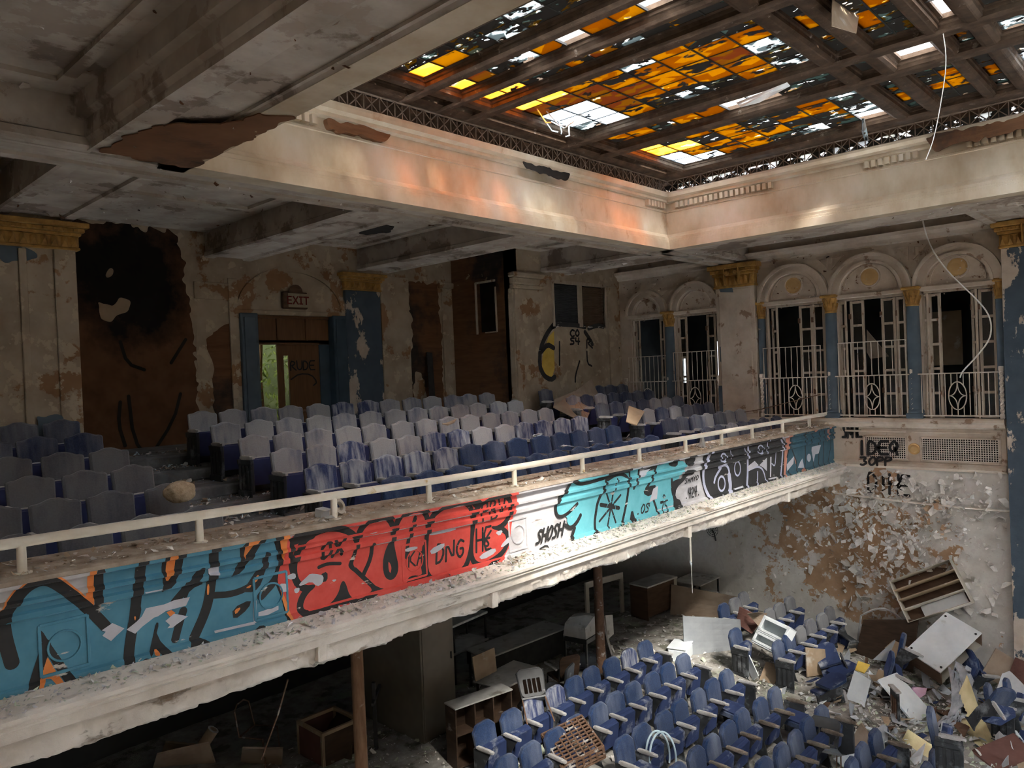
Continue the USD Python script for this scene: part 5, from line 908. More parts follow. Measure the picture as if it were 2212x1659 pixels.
wall_tag(wr, 'sprayed_tag', 'black_spray', mk('DIHE', (880, 355), (42, 4), (0, -92)), .055, rx, toX(XR-.03, -1), 'large black sprayed tag on the peeling wall right of the balcony end')
CL = Crop(1080, 560, 580/2212)
lx = lambda x, y: tuple(on_y(*CL((x, y)), YL)[[0, 2]])
LT = toY(YL-.002, -1)
wall_tag(wl, 'sprayed_shape', 'paint_black', [[(440, 540), (380, 620), (330, 740), (325, 880), (360, 960), (420, 995), (450, 970)], [(340, 760), (390, 700), (440, 730)]], .13, lx, LT, 'black outline of a sprayed yellow shape under the louvres')
mb = MB().poly(Polygon([lx(*q) for q in [(440, 600), (400, 640), (370, 730), (350, 800), (345, 880), (380, 960), (430, 970), (450, 900), (445, 760)]]), .002, LT).poly(Polygon([lx(*q) for q in [(445, 590), (400, 640), (395, 700), (445, 720)]]), .0025, LT); obj('sprayed_fill', mb, 'yellow_foam', wl, label='yellow fill of the sprayed shape')
wall_tag(wl, 'sprayed_band', 'paint_black', [[(430, 560), (480, 535), (560, 540), (640, 545), (700, 560)], [(730, 570), (800, 545), (850, 555)], [(700, 600), (740, 660), (760, 700)]], .12, lx, LT)
wall_tag(wl, 'sprayed_tag', 'black_spray', mk('C0', (575, 640), (36, 0), (0, -60))+mk('54', (580, 700), (34, 0), (0, -50))+mk('R', (715, 730), (45, 0), (0, -80))+[[(655, 840), (620, 960), (620, 1010)], [(490, 680), (490, 870)], [(715, 760), (720, 860), (755, 880)]]+mk('UY', (905, 790), (34, 0), (0, -60))+mk('Y', (930, 850), (34, 0), (0, -60))+mk('E', (945, 915), (30, 0), (0, -50))+mk('S', (945, 975), (30, 0), (0, -50)), .05, lx, LT, 'black sprayed letters scattered below the louvres')
wall_tag(leaf, 'sprayed_tag', 'black_spray', [[(u+.30, v+.30) for u, v in s] for s in letters('RUDE', (0, 0), (.13, 0), (0, .2), .2)]+[[(.3, .1), (.5, .22), (.8, .2), (.95, .02), (.85, -.05)]], .03, lambda a, b: (a, b), toY(YB+.137, -1), 'black tag scrawled on the door')
wall_tag(wb, 'sprayed_curves', 'soot', [[(5.2, .9), (5.3, .5), (5.6, .38)], [(6.1, .5), (6.4, .95)], [(5.15, -.2), (5.1, -.6), (5.2, -1.0)], [(5.3, -.1), (5.35, -.9), (5.6, -1.3), (6.1, -.6), (6.25, -.1)]], .06, lambda a, b: (a, b), toY(YB-.012, -1), 'faint black curves sprayed on the dark brown wall')
# ---------------------------------------------------------------- what lies about
def G(px, py, h=0.0): return on_floor(px, py, h)
class Frame:
    """A right-angled frame from three corners: u along O-A, v towards B, w out of them."""
    def __init__(self, O, A, B, flip=False):
        self.o = np.array(O); u = np.array(A)-self.o; self.lu = np.linalg.norm(u); self.u = u/self.lu
        v = np.array(B)-self.o; v = v-self.u*(v @ self.u); self.lv = np.linalg.norm(v); self.v = v/self.lv
        self.w = np.cross(self.u, self.v)*(-1 if flip else 1); self.R = np.stack([self.u, self.v, self.w], 1)
    def put(self, mb, m):
        v, f = m.mesh(); return mb.add(v @ self.R.T, f if np.linalg.det(self.R) > 0 else f[:, ::-1])
def fbox(F, boxes, b=.004):
    m = MB()
    for q in boxes: m.box(*q, b)
    return F.put(MB(), m)
def panel(name, pts, mt, label, cat, th=.02, warp=0.0, seed=0, group=None):
    """A sheet through four corners given as (picture x, y, height over the floor), th thick."""
    P = [np.array(p, float) if len(p) == 3 and abs(p[0]) < 40 else G(*p) for p in pts]
    n = np.cross(P[1]-P[0], P[3]-P[0]); n /= np.linalg.norm(n); k = 7; V = []
    for i in range(k):
        for j in range(k):
            a, b = i/(k-1), j/(k-1); p = P[0]*(1-a)*(1-b)+P[1]*a*(1-b)+P[2]*a*b+P[3]*(1-a)*b
            V.append(p)
    V = np.array(V)
    if warp: V = V+n*(warp*meshkit.noise(V*2.2+seed))[:, None]
    W = V+n*th; f = [[i*k+j, (i+1)*k+j, (i+1)*k+j+1, i*k+j+1] for i in range(k-1) for j in range(k-1)]
    mb = MB().add(np.vstack([V, W]), np.vstack([np.array(f)[:, ::-1], np.array(f)+k*k]))
    e = [i*k for i in range(k)]+[(k-1)*k+j for j in range(1, k)]+[i*k+k-1 for i in range(k-2, -1, -1)]+[j for j in range(k-2, 0, -1)]
    mb.add(np.vstack([V[e], W[e]]), [[q, (q+1) % len(e), (q+1) % len(e)+len(e), q+len(e)] for q in range(len(e))])
    return obj(name, mb, mt, label=label, cat=cat, group=group)
def rel(t_loc, m):
    m.v = [v-np.asarray(t_loc) for v in m.v]; return m
def table(name, x0, x1, y0, y1, h, mt, leg, label, cat='table', rz=0, panels=()):
    z = floor_z((y0+y1)/2); t = thing(name, ((x0+x1)/2, (y0+y1)/2, z-.02), (0, 0, rz), label, cat); w, d = (x1-x0)/2, (y1-y0)/2
    obj('table_top', MB().box(-w, w, -d, d, h-.035, h, .008), mt, t)
    for sx in (-1, 1):
        for sy in (-1, 1): obj('leg', MB().box(sx*(w-.06)-.02, sx*(w-.06)+.02, sy*(d-.06)-.02, sy*(d-.06)+.02, 0, h-.035, .004), leg, t)
    if 'skirt' in panels: obj('front_panel', MB().box(-w+.05, w-.05, -d+.05, -d+.07, .25, h-.035, .003), leg, t)
    if 'shelf' in panels: obj('shelf', MB().box(-w+.04, w-.04, -d+.04, d-.04, .32, .35, .004), mt, t)
    return t
# posts under the balcony
for px, py, y, mt, lab in ((775, 1520, 9.0, 'bark_post', 'rough brown iron post under the balcony left of the beige cabinet'), (1293, 1290, 9.0, 'rust_metal', 'grey peeling iron post under the balcony behind the desks')):
    p = on_y(px, py, y); t = thing('post', (p[0], y, -6.3), label=lab, cat='post')
    obj('shaft', MB().lathe([(.10, 0), (.095, .3), (.085, 3.5)], 14), mt, t, smooth=50); obj('foot_plate', MB().box(-.16, .16, -.16, .16, 0, .14, .02), mt, t)
# cabinets, desks and chairs under the balcony
t = thing('tall_cabinet', (8.0, 9.9, -6.16), label='tall beige cabinet standing under the balcony between post and desks', cat='cabinet')
obj('body', MB().box(0, .75, 0, 1.7, 0, 2.9, .01), 'beige_panel', t); obj('door', MB().box(.03, .72, -.02, 0, .08, 2.85, .005), 'beige_panel', t); obj('handle', MB().box(.64, .66, -.05, -.02, 1.3, 1.42, .004), 'dark_metal', t)
b = G(1000, 1668); t = thing('bookcase', (7.85, 9.14, -6.17), (0, 0, -10), 'low black bookcase with a dusty top left of the blue seats', 'bookcase')
W_, D_, H_ = 1.08, .30, .99
for q in (0, W_/3, 2*W_/3, W_): obj('upright', MB().box(q-.012, q+.012, -D_, 0, 0, H_, .003), 'dark_wood', t)
obj('back_panel', MB().box(0, W_, -.012, 0, 0, H_), 'dark_wood', t); obj('shelf', MB().box(0, W_, -D_, 0, .05, .075, .003), 'dark_wood', t); obj('shelf', MB().box(0, W_, -D_, 0, .55, .57, .003), 'dark_wood', t)
obj('top', MB().box(-.02, W_+.02, -D_-.02, .01, H_, H_+.025, .004), 'dusty_white', t, label='top covered in pale dust')
table('desk', 9.15, 10.3, 9.2, 9.9, .76, 'dusty_white', 'dark_wood', 'dust-covered desk behind the low black bookcase with a board standing on it', 'desk', 4, ('skirt',))
table('desk', 10.05, 12.3, 10.3, 11.0, .78, 'dusty_white', 'dark_metal', 'long dust-covered desk in front of the grey iron post', 'desk', -3, ('skirt',))
p = G(1036, 1450, .76); panel('standing_board', [(9.05, 9.72, -5.36), (9.62, 9.76, -5.36), (9.62, 9.80, -4.94), (9.05, 9.78, -4.94)], 'tan_board', 'square tan board standing on the nearer desk', 'board')
t = thing('trolley', (10.45, 11.6, -6.15), (0, 0, 6), 'two-tier dusty trolley standing behind the long desk', 'trolley')
for z in (.62, 1.18): obj('shelf', MB().box(-.55, .55, -.3, .3, z, z+.05, .01), 'dusty_white', t)
for sx in (-1, 1):
    for sy in (-1, 1): obj('leg', MB().box(sx*.5-.02, sx*.5+.02, sy*.26-.02, sy*.26+.02, 0, 1.18, .004), 'dark_metal', t)
def office_chair(loc, rz, label, back='black_plastic', seatm='black_plastic', arms=True, tip=(0, 0)):
    t = thing('desk_chair', loc, (tip[0], tip[1], rz), label, 'chair')
    P = rpoly(.2, .22, .50, .92, .08); obj('backrest', slab(P, .18, .23, .02, .12), back, t, smooth=50); obj('seat', MB().box(-.23, .23, -.25, .2, .43, .49, .025), seatm, t)
    for sx in (-1, 1):
        obj('leg', MB().tube([(sx*.22, -.24, 0), (sx*.21, -.22, .43)], .014, 6), 'dark_metal', t); obj('leg', MB().tube([(sx*.22, .26, 0), (sx*.2, .19, .46), (sx*.2, .24, .7)], .014, 6), 'dark_metal', t)
        if arms: obj('arm', MB().tube([(sx*.25, .2, .68), (sx*.27, 0, .70), (sx*.27, -.2, .69)], .022, 6), 'arm_wood', t)
    return t
p = G(1210, 1445, .85); office_chair((p[0], p[1]+.1, floor_z(p[1])), 200, 'black office chair with a rounded back between the desk and the blue seats', arms=False)
p = G(1207, 1412, .9); office_chair((p[0]+.1, p[1], floor_z(p[1])), 160, 'dark wooden chair with pale arms drawn up to the long desk', 'dark_wood', 'dark_wood')
t = thing('cart', (12.35, 9.85, -6.14), (0, 0, 8), 'black cart carrying a dusty covered machine behind the blue seats', 'cart')
obj('body', MB().box(-.42, .42, -.28, .28, .62, .72, .01), 'black_plastic', t); obj('shelf', MB().box(-.4, .4, -.26, .26, .1, .13, .01), 'black_plastic', t)
for sx in (-1, 1):
    for sy in (-1, 1): obj('leg', MB().box(sx*.39-.02, sx*.39+.02, sy*.25-.02, sy*.25+.02, 0, .62), 'black_plastic', t)
cv = MB(); rr = np.random.default_rng(8)
top = [(x, y, .72+.34*(1-.25*abs(x)/.4)+rr.normal(0, .02)) for x in np.linspace(-.38, .38, 5) for y in np.linspace(-.24, .24, 4)]; cv.hull(top+[(sx*.42, sy*.27, .73) for sx in (-1, 1) for sy in (-1, 1)]).hull([(.38, -.3, 1.0), (.62, -.34, .95), (.6, -.36, .55), (.35, -.34, .5), (.4, -.26, .98), (.6, -.28, .6)])
o = cv; Rz = rot(0, 0, 8); o.v = [v @ Rz.T+[12.35, 9.85, -6.14] for v in o.v]; obj('dusty_cover', o, 'dusty_white', label='pale dusty cover heaped over the machine on the black cart', cat='cover')
p = G(1362, 1400); t = thing('round_table_top', (13.1, 9.9, -6.12), (0, 0, 0), 'brown round table top with a pale rim standing on edge', 'table top')
R_ = rot(78, 0, 40); obj('board', MB().lathe([(0, 0), (.58, 0), (.58, .03), (0, .03)], 36, R=R_, t=(0, 0, .58)), 'brown_cardboard', t); obj('rim', MB().lathe([(.575, -.004), (.60, 0), (.60, .03), (.575, .034)], 36, R=R_, t=(0, 0, .58)), 'arm_wood', t)
panel('leaning_board', [(1478, 1418, 0), (1603, 1402, 0), (1598, 1338, .82), (1474, 1330, .85)], 'grey_laminate', 'large blank white panel leaning upright at the end of the blue rows', 'panel')
panel('divider_board', [(1448, 1330, 0), (1602, 1342, .0), (1600, 1290, .75), (1450, 1262, .75)], 'brown_cardboard', 'long dull brown partition board behind the white panel', 'panel')
p = G(1470, 1422); t = thing('plastic_box', (p[0], p[1], p[2]), (0, 0, 15), 'small white plastic box on the floor left of the white panel', 'box')
obj('body', MB().box(-.28, .28, -.2, .2, 0, .28, .03), 'clean_white', t); obj('lid', MB().box(-.29, .29, -.21, .21, .28, .31, .012), 'clean_white', t)
t = thing('teacher_desk', (16.08, 10.55, -6.12), (0, 0, -4), 'brown fronted desk with a pale end panel against the dark under the balcony', 'desk')
obj('desk_top', MB().box(-.62, .62, -.28, .30, .80, .84, .006), 'dusty_white', t); obj('front_panel', MB().box(-.60, .47, -.26, -.23, .08, .80, .004), 'brown_board', t); obj('end_panel', MB().box(.47, .60, -.27, .28, 0, .80, .006), 'cabinet_beige', t); obj('end_panel', MB().box(-.61, -.58, -.26, .28, 0, .80, .006), 'brown_board', t)
table('side_table', 16.7, 17.75, 9.6, 10.4, .74, 'dusty_white', 'dark_metal', 'metal-legged table with a littered top in the corner by the wall', 'table', 0, ('shelf',))
panel('floor_board', [(1612, 1310, .1), (1700, 1312, .1), (1715, 1288, .12), (1640, 1285, .12)], 'dusty_white', 'pale board lying under the corner table', 'board')
t = thing('wall_fan', (17.75, 9.8, -4.25), label='small dark round fan on a bracket high on the wall', cat='fan')
f = MB()
for rr_ in (.16, .11, .06): f.tube([(0, rr_*math.cos(a), rr_*math.sin(a)) for a in np.linspace(0, 2*PI, 25)], .006, 5)
for a in np.linspace(0, PI, 7)[:-1]: f.tube([(0, .16*math.cos(a), .16*math.sin(a)), (0, -.16*math.cos(a), -.16*math.sin(a))], .004, 4)
obj('guard', f, 'dark_metal', t); obj('bracket', MB().tube([(0, 0, 0), (.1, 0, -.1), (.17, 0, -.3)], .02, 6), 'dark_metal', t)
# seats thrown about by the right wall
def loose(px, py, h, r, label, down=False, fab='blue_velvet', ends=''):
    p = G(px, py, h); seat('main', fab, 'blue_pan', 'arm_wood', ends, down, (p[0], p[1], p[2]-.02), r[2], label, 'seats thrown about', (r[0], r[1]))
loose(1770, 1475, .12, (78, 0, 60), 'blue seat toppled on its back beside the tan board')
loose(1745, 1500, .10, (80, 5, 60), 'blue seat toppled nearest the aisle rubble')
loose(1810, 1470, .18, (60, 20, 120), 'blue seat tipped over right of the tan board')
loose(1900, 1490, .05, (25, -10, 20), 'blue seat leaning behind the upright fluted seat end')
loose(1932, 1455, .20, (20, 15, 10), 'pale blue seat wedged under the overturned desk')
loose(2078, 1475, .10, (10, -30, 40), 'blue seat pinned under the crumpled plastic sheet')
loose(2150, 1580, .0, (0, 0, 4), 'blue seat upright right of the yellowed sheet', ends='l')
loose(2190, 1570, .05, (0, 4, 4), 'blue seat at the right edge of the picture behind rubble')
loose(1835, 1410, .05, (15, 70, 80), 'blue seat lying on its side behind the tan board')
p = G(1935, 1560); t = thing('seat_end', (p[0], p[1], p[2]-.02), (0, 0, -52), 'upright grey fluted seat end standing alone in the rubble', 'seat end')
se = MB().box(-.02, .02, -.17, .17, 0, .62, .006); fl_ = MB()
for k in range(3): fl_.box(-.035, -.018, -.12+.09*k, -.06+.09*k, .08, .5, .005)
obj('panel', se, 'seat_iron', t); obj('fluting', fl_, 'rust_metal', t); obj('cap', MB().box(-.05, .05, -.19, .19, .62, .66, .01), 'arm_wood', t)
# overturned desk, tilted bookcase, boards and sheets
F = Frame(G(1956, 1403, .78), G(2032, 1453, .62), G(2058, 1330, 1.42)); F = F if F.w[2] < 0 else Frame(G(1956, 1403, .78), G(2032, 1453, .62), G(2058, 1330, 1.42), True); t = thing('overturned_desk', F.o, label='large white topped desk overturned in the rubble by the right wall', cat='desk')
obj('desk_top', fbox(F, [(0, F.lu, 0, F.lv, 0, .035)]), 'white_board', t); obj('end_panel', fbox(F, [(0, F.lu, 0, .03, .035, .40)]), 'brown_board', t); obj('end_panel', fbox(F, [(0, F.lu, F.lv-.03, F.lv, .035, .40)]), 'brown_board', t); obj('back_panel', fbox(F, [(0, .03, .03, F.lv-.03, .035, .38)]), 'cabinet_beige', t); obj('underside', fbox(F, [(.02, F.lu, .03, F.lv-.03, .36, .38)]), 'cabinet_beige', t)
sc = MB()
for a, b in ((.08, .08), (.92, .08), (.08, .92), (.92, .92)): sc.lathe([(0, 0), (.022, 0), (.022, .012), (0, .012)], 10, t=(a*F.lu, b*F.lv, -.012))
obj('fixings', F.put(MB(), sc), 'dark_metal', t, kind='stuff')
F = Frame(on_x(1962, 1345, 17.25), on_x(2098, 1300, 17.45), on_x(1934, 1250, 17.55)); t = thing('tilted_bookcase', F.o, label='brown bookcase tipped against the right wall with its shelves facing out', cat='bookcase')
lu, lv = F.lu, F.lv; sgn = -1 if F.w[0] < 0 else 1; D = lambda a, b: (min(sgn*a, sgn*b), max(sgn*a, sgn*b))
F2 = F; dpt = sgn*.28
zz = lambda a, b: (min(a*dpt, b*dpt), max(a*dpt, b*dpt))
obj('back_panel', fbox(F, [(0, lu, 0, lv, *zz(.95, 1))]), 'brown_board', t)
for q in (0, .30, .53, .76, 1): obj('shelf', fbox(F, [(0, lu, max(0, q*lv-.012), min(lv, q*lv+.012), *zz(0, 1))]), 'tan_board' if q in (.53, .76) else 'cabinet_beige', t)
for q in (0, 1): obj('side', fbox(F, [(q*lu-.012, q*lu+.012, 0, lv, *zz(0, 1))]), 'cabinet_beige', t)
obj('fallen_paper', fbox(F, [(.25*lu, .95*lu, .03*lv, .28*lv, *zz(.6, .62))]), 'white_board', t)
F = Frame(G(1622, 1385, .45), G(1680, 1415, .45), G(1655, 1330, .98)); t = thing('display_cabinet', F.o, label='small white cabinet with two glazed doors lying across the seats', cat='cabinet')
lu, lv = F.lu, F.lv; dd = (0, -.22) if F.w @ (-F.o) > 0 else (0, .22); dd = (min(dd), max(dd)); near = dd[1] if dd[0] < 0 else dd[0]; sg = 1 if dd[0] < 0 else -1
obj('body', fbox(F, [(0, lu, 0, .03, *dd), (0, lu, lv-.03, lv, *dd), (0, .03, 0, lv, *dd), (lu-.03, lu, 0, lv, *dd), (0, lu, lv*.42, lv*.42+.04, *dd), (0, lu, 0, lv, *((dd[0], dd[0]+.01) if sg > 0 else (dd[1]-.01, dd[1])))]), 'clean_white', t)
for a, b in ((.03, lv*.40), (lv*.47, lv-.03)):
    dr = obj('door', fbox(F, [(.02, lu-.02, a, a+.05, near-.012, near+.012), (.02, lu-.02, b-.05, b, near-.012, near+.012), (.02, .07, a, b, near-.012, near+.012), (lu-.07, lu-.02, a, b, near-.012, near+.012)]), 'clean_white', t); obj('glass', fbox(F, [(.06, lu-.06, a+.04, b-.04, near-.003, near+.003)], 0), 'pane', dr)
panel('tan_board', [(1742, 1462, .05), (1785, 1455, .05), (1780, 1402, .62), (1738, 1398, .62)], 'tan_board', 'upright tan framed board among the toppled seats', 'board', .03)
panel('white_board_piece', [(1826, 1512, 0), (1868, 1525, .0), (1882, 1470, .5), (1846, 1448, .55)], 'clean_white', 'broken white board standing in the aisle rubble below the yellow foam', 'board', .025)
panel('yellow_foam', [(1846, 1448, .55), (1866, 1456, .5), (1878, 1438, .62), (1852, 1430, .65)], 'yellow_foam', 'torn yellow foam edge on the white board', 'foam', .03, .02)
panel('white_slab', [(1975, 1568, .0), (2010, 1540, .05), (1935, 1455, .55), (1895, 1470, .5)], 'clean_white', 'big white slab propped behind the upright seat end', 'board', .04)
panel('brown_hung_board', [(1640, 1470, .0), (1672, 1480, .0), (1690, 1440, .3), (1655, 1430, .3)], 'tan_board', 'tan board lying against the near fluted seat end', 'board')
panel('white_offcut', [(1612, 1438, 0), (1628, 1470, 0), (1640, 1460, .2), (1618, 1412, .35)], 'white_board', 'thin white offcut leaning beside the seat end at the aisle', 'board')
panel('grey_sheet', [(1885, 1425, .3), (1935, 1432, .2), (1968, 1375, .55), (1950, 1366, .7)], 'grey_laminate', 'grey laminate sheet left of the overturned desk', 'sheet')
panel('tan_square', [(1912, 1400, .4), (1943, 1428, .32), (1968, 1402, .5), (1935, 1380, .6)], 'tan_board', 'tan square on top of the grey sheet', 'board', .02)
panel('maroon_leaf', [(1590, 1345, .45), (1625, 1368, .3), (1650, 1335, .6), (1598, 1310, .9)], 'maroon_board', 'dark maroon board leaning over the seats left of the white cabinet', 'board')
panel('pale_leaf', [(1615, 1325, .75), (1640, 1352, .55), (1658, 1325, .8), (1640, 1322, .9)], 'brown_cardboard', 'pale card board behind the white cabinet', 'board')
panel('yellowed_sheet', [(2062, 1535, .1), (2120, 1622, .0), (2148, 1600, .05), (2090, 1458, .95)], 'yellow_clear', 'tall yellowed translucent sheet standing in the rubble at lower right', 'sheet', .006, .05)
panel('brown_tray', [(2100, 1625, .05), (2150, 1668, .0), (2240, 1640, .1), (2190, 1588, .3)], 'maroon_board', 'dark brown tray at the lower right corner', 'tray', .05)
for k, (q, mt, lab) in enumerate((([(2118, 1455, .5), (2160, 1480, .3), (2200, 1430, .78), (2150, 1400, .98)], 'brown_cardboard', 'dusty brown board against the right wall above the yellowed sheet'), ([(2150, 1500, .3), (2212, 1540, .2), (2230, 1500, .5), (2170, 1440, .6)], 'white_board', 'pale board sliding off the heap at the right edge'), ([(2180, 1460, .5), (2230, 1490, .5), (2240, 1440, .8), (2195, 1420, .9)], 'maroon_board', 'dark board at the far right of the heap'), ([(1996, 1480, .1), (2012, 1490, .1), (2000, 1418, .6), (1985, 1415, .6)], 'grey_laminate', 'narrow grey plank under the overturned desk'), ([(1700, 1400, .2), (1715, 1412, .1), (1725, 1385, .5), (1715, 1380, .5)], 'white_board', 'narrow pale strip between seat row and tan board'))): panel('loose_board', q, mt, lab, 'board', .02, .01, k)
# crumpled sheet: a fan of folds
cs = MB(); A0, A1, B0, B1 = G(1962, 1588, .02), G(2050, 1560, .15), G(2048, 1440, .8), G(2085, 1430, 1.0); n = 26; k = 12; V = []
for i in range(n):
    u = i/(n-1)
    for j in range(k):
        v = j/(k-1); p = (A0*(1-v)+A1*v)*(1-u)**1.0+(B0*(1-v)+B1*v)*u; p = p+np.array([0, -.32*math.sin(PI*u)*(1-.3*v), -.25*math.sin(PI*u)])
        p = p+np.array([.04, .05, .05])*math.sin(9*v+3*u)*(.5+v)+.03*rng.normal(size=3)*(v > .1); p[2] = max(p[2], floor_z(p[1])+.02); V.append(p)
a = np.arange(n-1)[:, None]*k+np.arange(k-1)[None, :]; q = np.stack([a, a+k, a+k+1, a+1], -1).reshape(-1, 4); obj('crumpled_sheet', cs.add(V, q), 'foil', label='crumpled grey plastic sheet curling over the rubble at lower right', cat='sheet', smooth=True)
pk = MB().hull([tuple(G(1975, 1500, .25)+d) for d in np.random.default_rng(4).normal(0, .09, (14, 3))]); obj('pink_bag', pk, 'pink_plastic', label='small pink plastic bag in the rubble beside the white slab', cat='bag')
hp = [on_x(1860+i*7, 1330-26*math.sin(PI*min(1, i/15))+i*1.6, 17.55) for i in range(16)]; ar = MB().tube([np.array([17.5, hp[0][1]+.1, floor_z(6.3)])]+hp+[np.array([17.5, hp[-1][1]-.1, floor_z(5.5)])], .022, 6); obj('bent_hoop', ar, 'arm_wood', label='bent pale hoop standing before the bookcase by the wall', cat='hoop')
panel('dark_trough', [np.array([17.25, 6.1, floor_z(6.1)-.02]), np.array([17.25, 4.95, floor_z(4.95)-.02]), on_x(1985, 1338, 17.35), on_x(1866, 1338, 17.35)], 'dark_wood', 'long dark board low in front of the tipped bookcase', 'board', .05)
# things among the near blue seats
def crate(loc, r, label):
    t = thing('milk_crate', loc, r, label, 'crate'); w, d, h = .36, .36, .24
    m = MB()
    for s in (-1, 1):
        for a in np.linspace(-1, 1, 7):
            m.box(s*w-.012, s*w+.012, a*(d-.02)-.02, a*(d-.02)+.02, 0, h, .003); m.box(a*(w-.02)-.02, a*(w-.02)+.02, s*d-.012, s*d+.012, 0, h, .003)
        for z in (.01, .085, .16, h-.03): m.box(s*w-.014, s*w+.014, -d, d, z, z+.028, .003); m.box(-w, w, s*d-.014, s*d+.014, z, z+.028, .003)
    obj('sides', m, 'rust_metal', t); g = MB()
    for a in np.linspace(-1, 1, 8): g.box(a*(w-.01)-.012, a*(w-.01)+.012, -d, d, -.012, .012, .003)
    for a in np.linspace(-1, 1, 11): g.box(-w, w, a*(d-.01)-.012, a*(d-.01)+.012, -.012, .012, .003)
    obj('grid_base', g, 'rust_metal', t); return t
p = G(1235, 1598, .72); crate((p[0], p[1], p[2]), (196, -14, -28), 'rusty brown milk crate turned over on the blue seats')
hs = MB(); c = G(1432, 1640, .55); hs.tube([c+RIGHT*.20*math.cos(a)+np.array([0, 0, .42*math.sin(a)]) for a in np.linspace(-.4, PI+.4, 30)], .016, 8); hs.tube([c+[.05, .12, 0]+RIGHT*.18*math.cos(a)+np.array([0, 0, .38*math.sin(a)]) for a in np.linspace(-.3, PI+.3, 28)], .016, 8)
obj('hose_loop', hs, 'hose_blue', label='pale blue hose looped upright over the near seats', cat='hose')
def shell_chair(loc, r, label, mt='black_plastic'):
    t = thing('plastic_chair', loc, r, label, 'chair')
    P = rpoly(.20, .23, .46, .88, .07); P = P.difference(unary_union([sbox(a-.018, .52, a+.018, .72).buffer(.012) for a in (-.12, -.04, .04, .12)]))
    obj('backrest', slab(P, .14, .165, 0, .2), mt, t); obj('rim', MB().tube([(-.2, .155, .46), (-.235, .235, .84), (-.17, .25, .885), (.17, .25, .885), (.235, .235, .84), (.2, .155, .46)], .016, 6), mt, t)
    obj('seat', MB().hull([(sx*.21, y, z) for sx in (-1, 1) for y, z in ((.16, .46), (.16, .43), (-.22, .47), (-.24, .44), (0, .42))]), mt, t)
    for sx in (-1, 1): obj('leg', MB().tube([(sx*.2, -.2, .44), (sx*.23, -.24, 0)], .012, 6), 'rust_metal', t); obj('leg', MB().tube([(sx*.2, .14, .44), (sx*.23, .22, 0)], .012, 6), 'rust_metal', t)
    return t
p = G(1775, 1600, .62); shell_chair((p[0], p[1], floor_z(p[1])), (-14, 8, -62), 'black plastic chair with slotted back at the bottom of the aisle')
p = G(1150, 1500, .95); shell_chair((p[0], p[1]-.1, floor_z(p[1])+.42), (40, 0, 150), 'dusty black plastic chair stacked on the seats by the bookcase')
# under the balcony at lower left
F = Frame(on_z(640, 1560, -5.6), on_z(695, 1590, -5.6), on_z(722, 1527, -5.6)); t = thing('crate_frame', F.o, label='open wooden box frame standing in the dark under the balcony', cat='box'); lu, lv = F.lu, F.lv
zs = (-1.1, 0) if F.w[2] > 0 else (0, 1.1); tz = 0 if F.w[2] > 0 else 0
obj('rim', fbox(F, [(0, lu, 0, .05, -.03, .03), (0, lu, lv-.05, lv, -.03, .03), (0, .05, 0, lv, -.03, .03), (lu-.05, lu, 0, lv, -.03, .03)]), 'tan_board', t)
for a, b in ((0, 0), (1, 0), (0, 1), (1, 1)): obj('corner_post', fbox(F, [(a*(lu-.05), a*(lu-.05)+.05, b*(lv-.05), b*(lv-.05)+.05, *zs)]), 'tan_board', t)
obj('side', fbox(F, [(0, lu, .015, .03, *zs)]), 'maroon_board', t); obj('side', fbox(F, [(.015, .03, 0, lv, *zs)]), 'maroon_board', t); obj('side', fbox(F, [(lu-.03, lu-.015, 0, lv, *zs)]), 'dark_wood', t)
for k, (a, b, c_, d_, mt, lab) in enumerate((((330, 1660), (470, 1655), (452, 1600), (340, 1625), 'brown_cardboard', 'brown board in the dark at the lower left'), ((350, 1625), (430, 1640), (425, 1605), (360, 1598), 'tan_board', 'pale tan offcut lying on the lower left boards'), ((520, 1650), (610, 1655), (612, 1612), (525, 1612), 'brown_cardboard', 'board with a bent top left of the open box frame'), ((700, 1640), (760, 1655), (765, 1560), (720, 1528), 'dark_wood', 'dark board beside the brown post'))):
    panel('dark_junk_board', [on_z(*a, -6.2), on_z(*b, -6.2), on_z(*c_, -5.7), on_z(*d_, -5.7)], mt, lab, 'board', .03, .02, k)
c = on_z(432, 1620, -5.9); t = thing('paper_roll', c, (20, 30, 0), 'short fat pale roll standing in the dark at lower left', 'roll'); obj('roll', MB().lathe([(.02, 0), (.09, 0), (.09, .38), (.02, .38), (.02, 0)], 16), 'tan_board', t, smooth=40); obj('end_ring', MB().lathe([(.085, .37), (.095, .38), (.06, .385)], 16), 'dusty_white', t)
t = thing('chair_frame', on_z(560, 1640, -6.1), (0, 0, 30), 'bare bent metal chair frame in the dark at lower left', 'chair')
for s in (-1, 1): obj('side_tube', MB().tube([(s*.22, -.25, 0), (s*.22, -.22, .45), (s*.22, .2, .45), (s*.2, .28, .85), (s*.1, .3, .92)], .013, 6), 'rust_metal', t)
obj('crossbar', MB().tube([(-.1, .3, .92), (.1, .3, .92)], .013, 6).tube([(-.22, .2, .45), (.22, .2, .45)], .013, 6), 'rust_metal', t)
st = MB(); b0 = on_z(813, 1622, -6.15); t = thing('metal_stand', b0, (0, 0, 45), 'dark cross-shaped metal stand in front of the tall cabinet', 'stand')
obj('upright', MB().box(-.03, .03, -.03, .03, 0, 1.15, .006), 'dark_metal', t); obj('crossbar', MB().box(-.18, .62, -.025, .025, .82, .87, .006), 'dark_metal', t)
obj('cable', MB().tube([on_y(622, 1468, 6.9), on_y(600, 1545, 7.3), on_y(565, 1640, 7.8)], .010, 5), 'rust_metal', label='thin cable slanting down from the balcony edge at lower left', cat='cable')
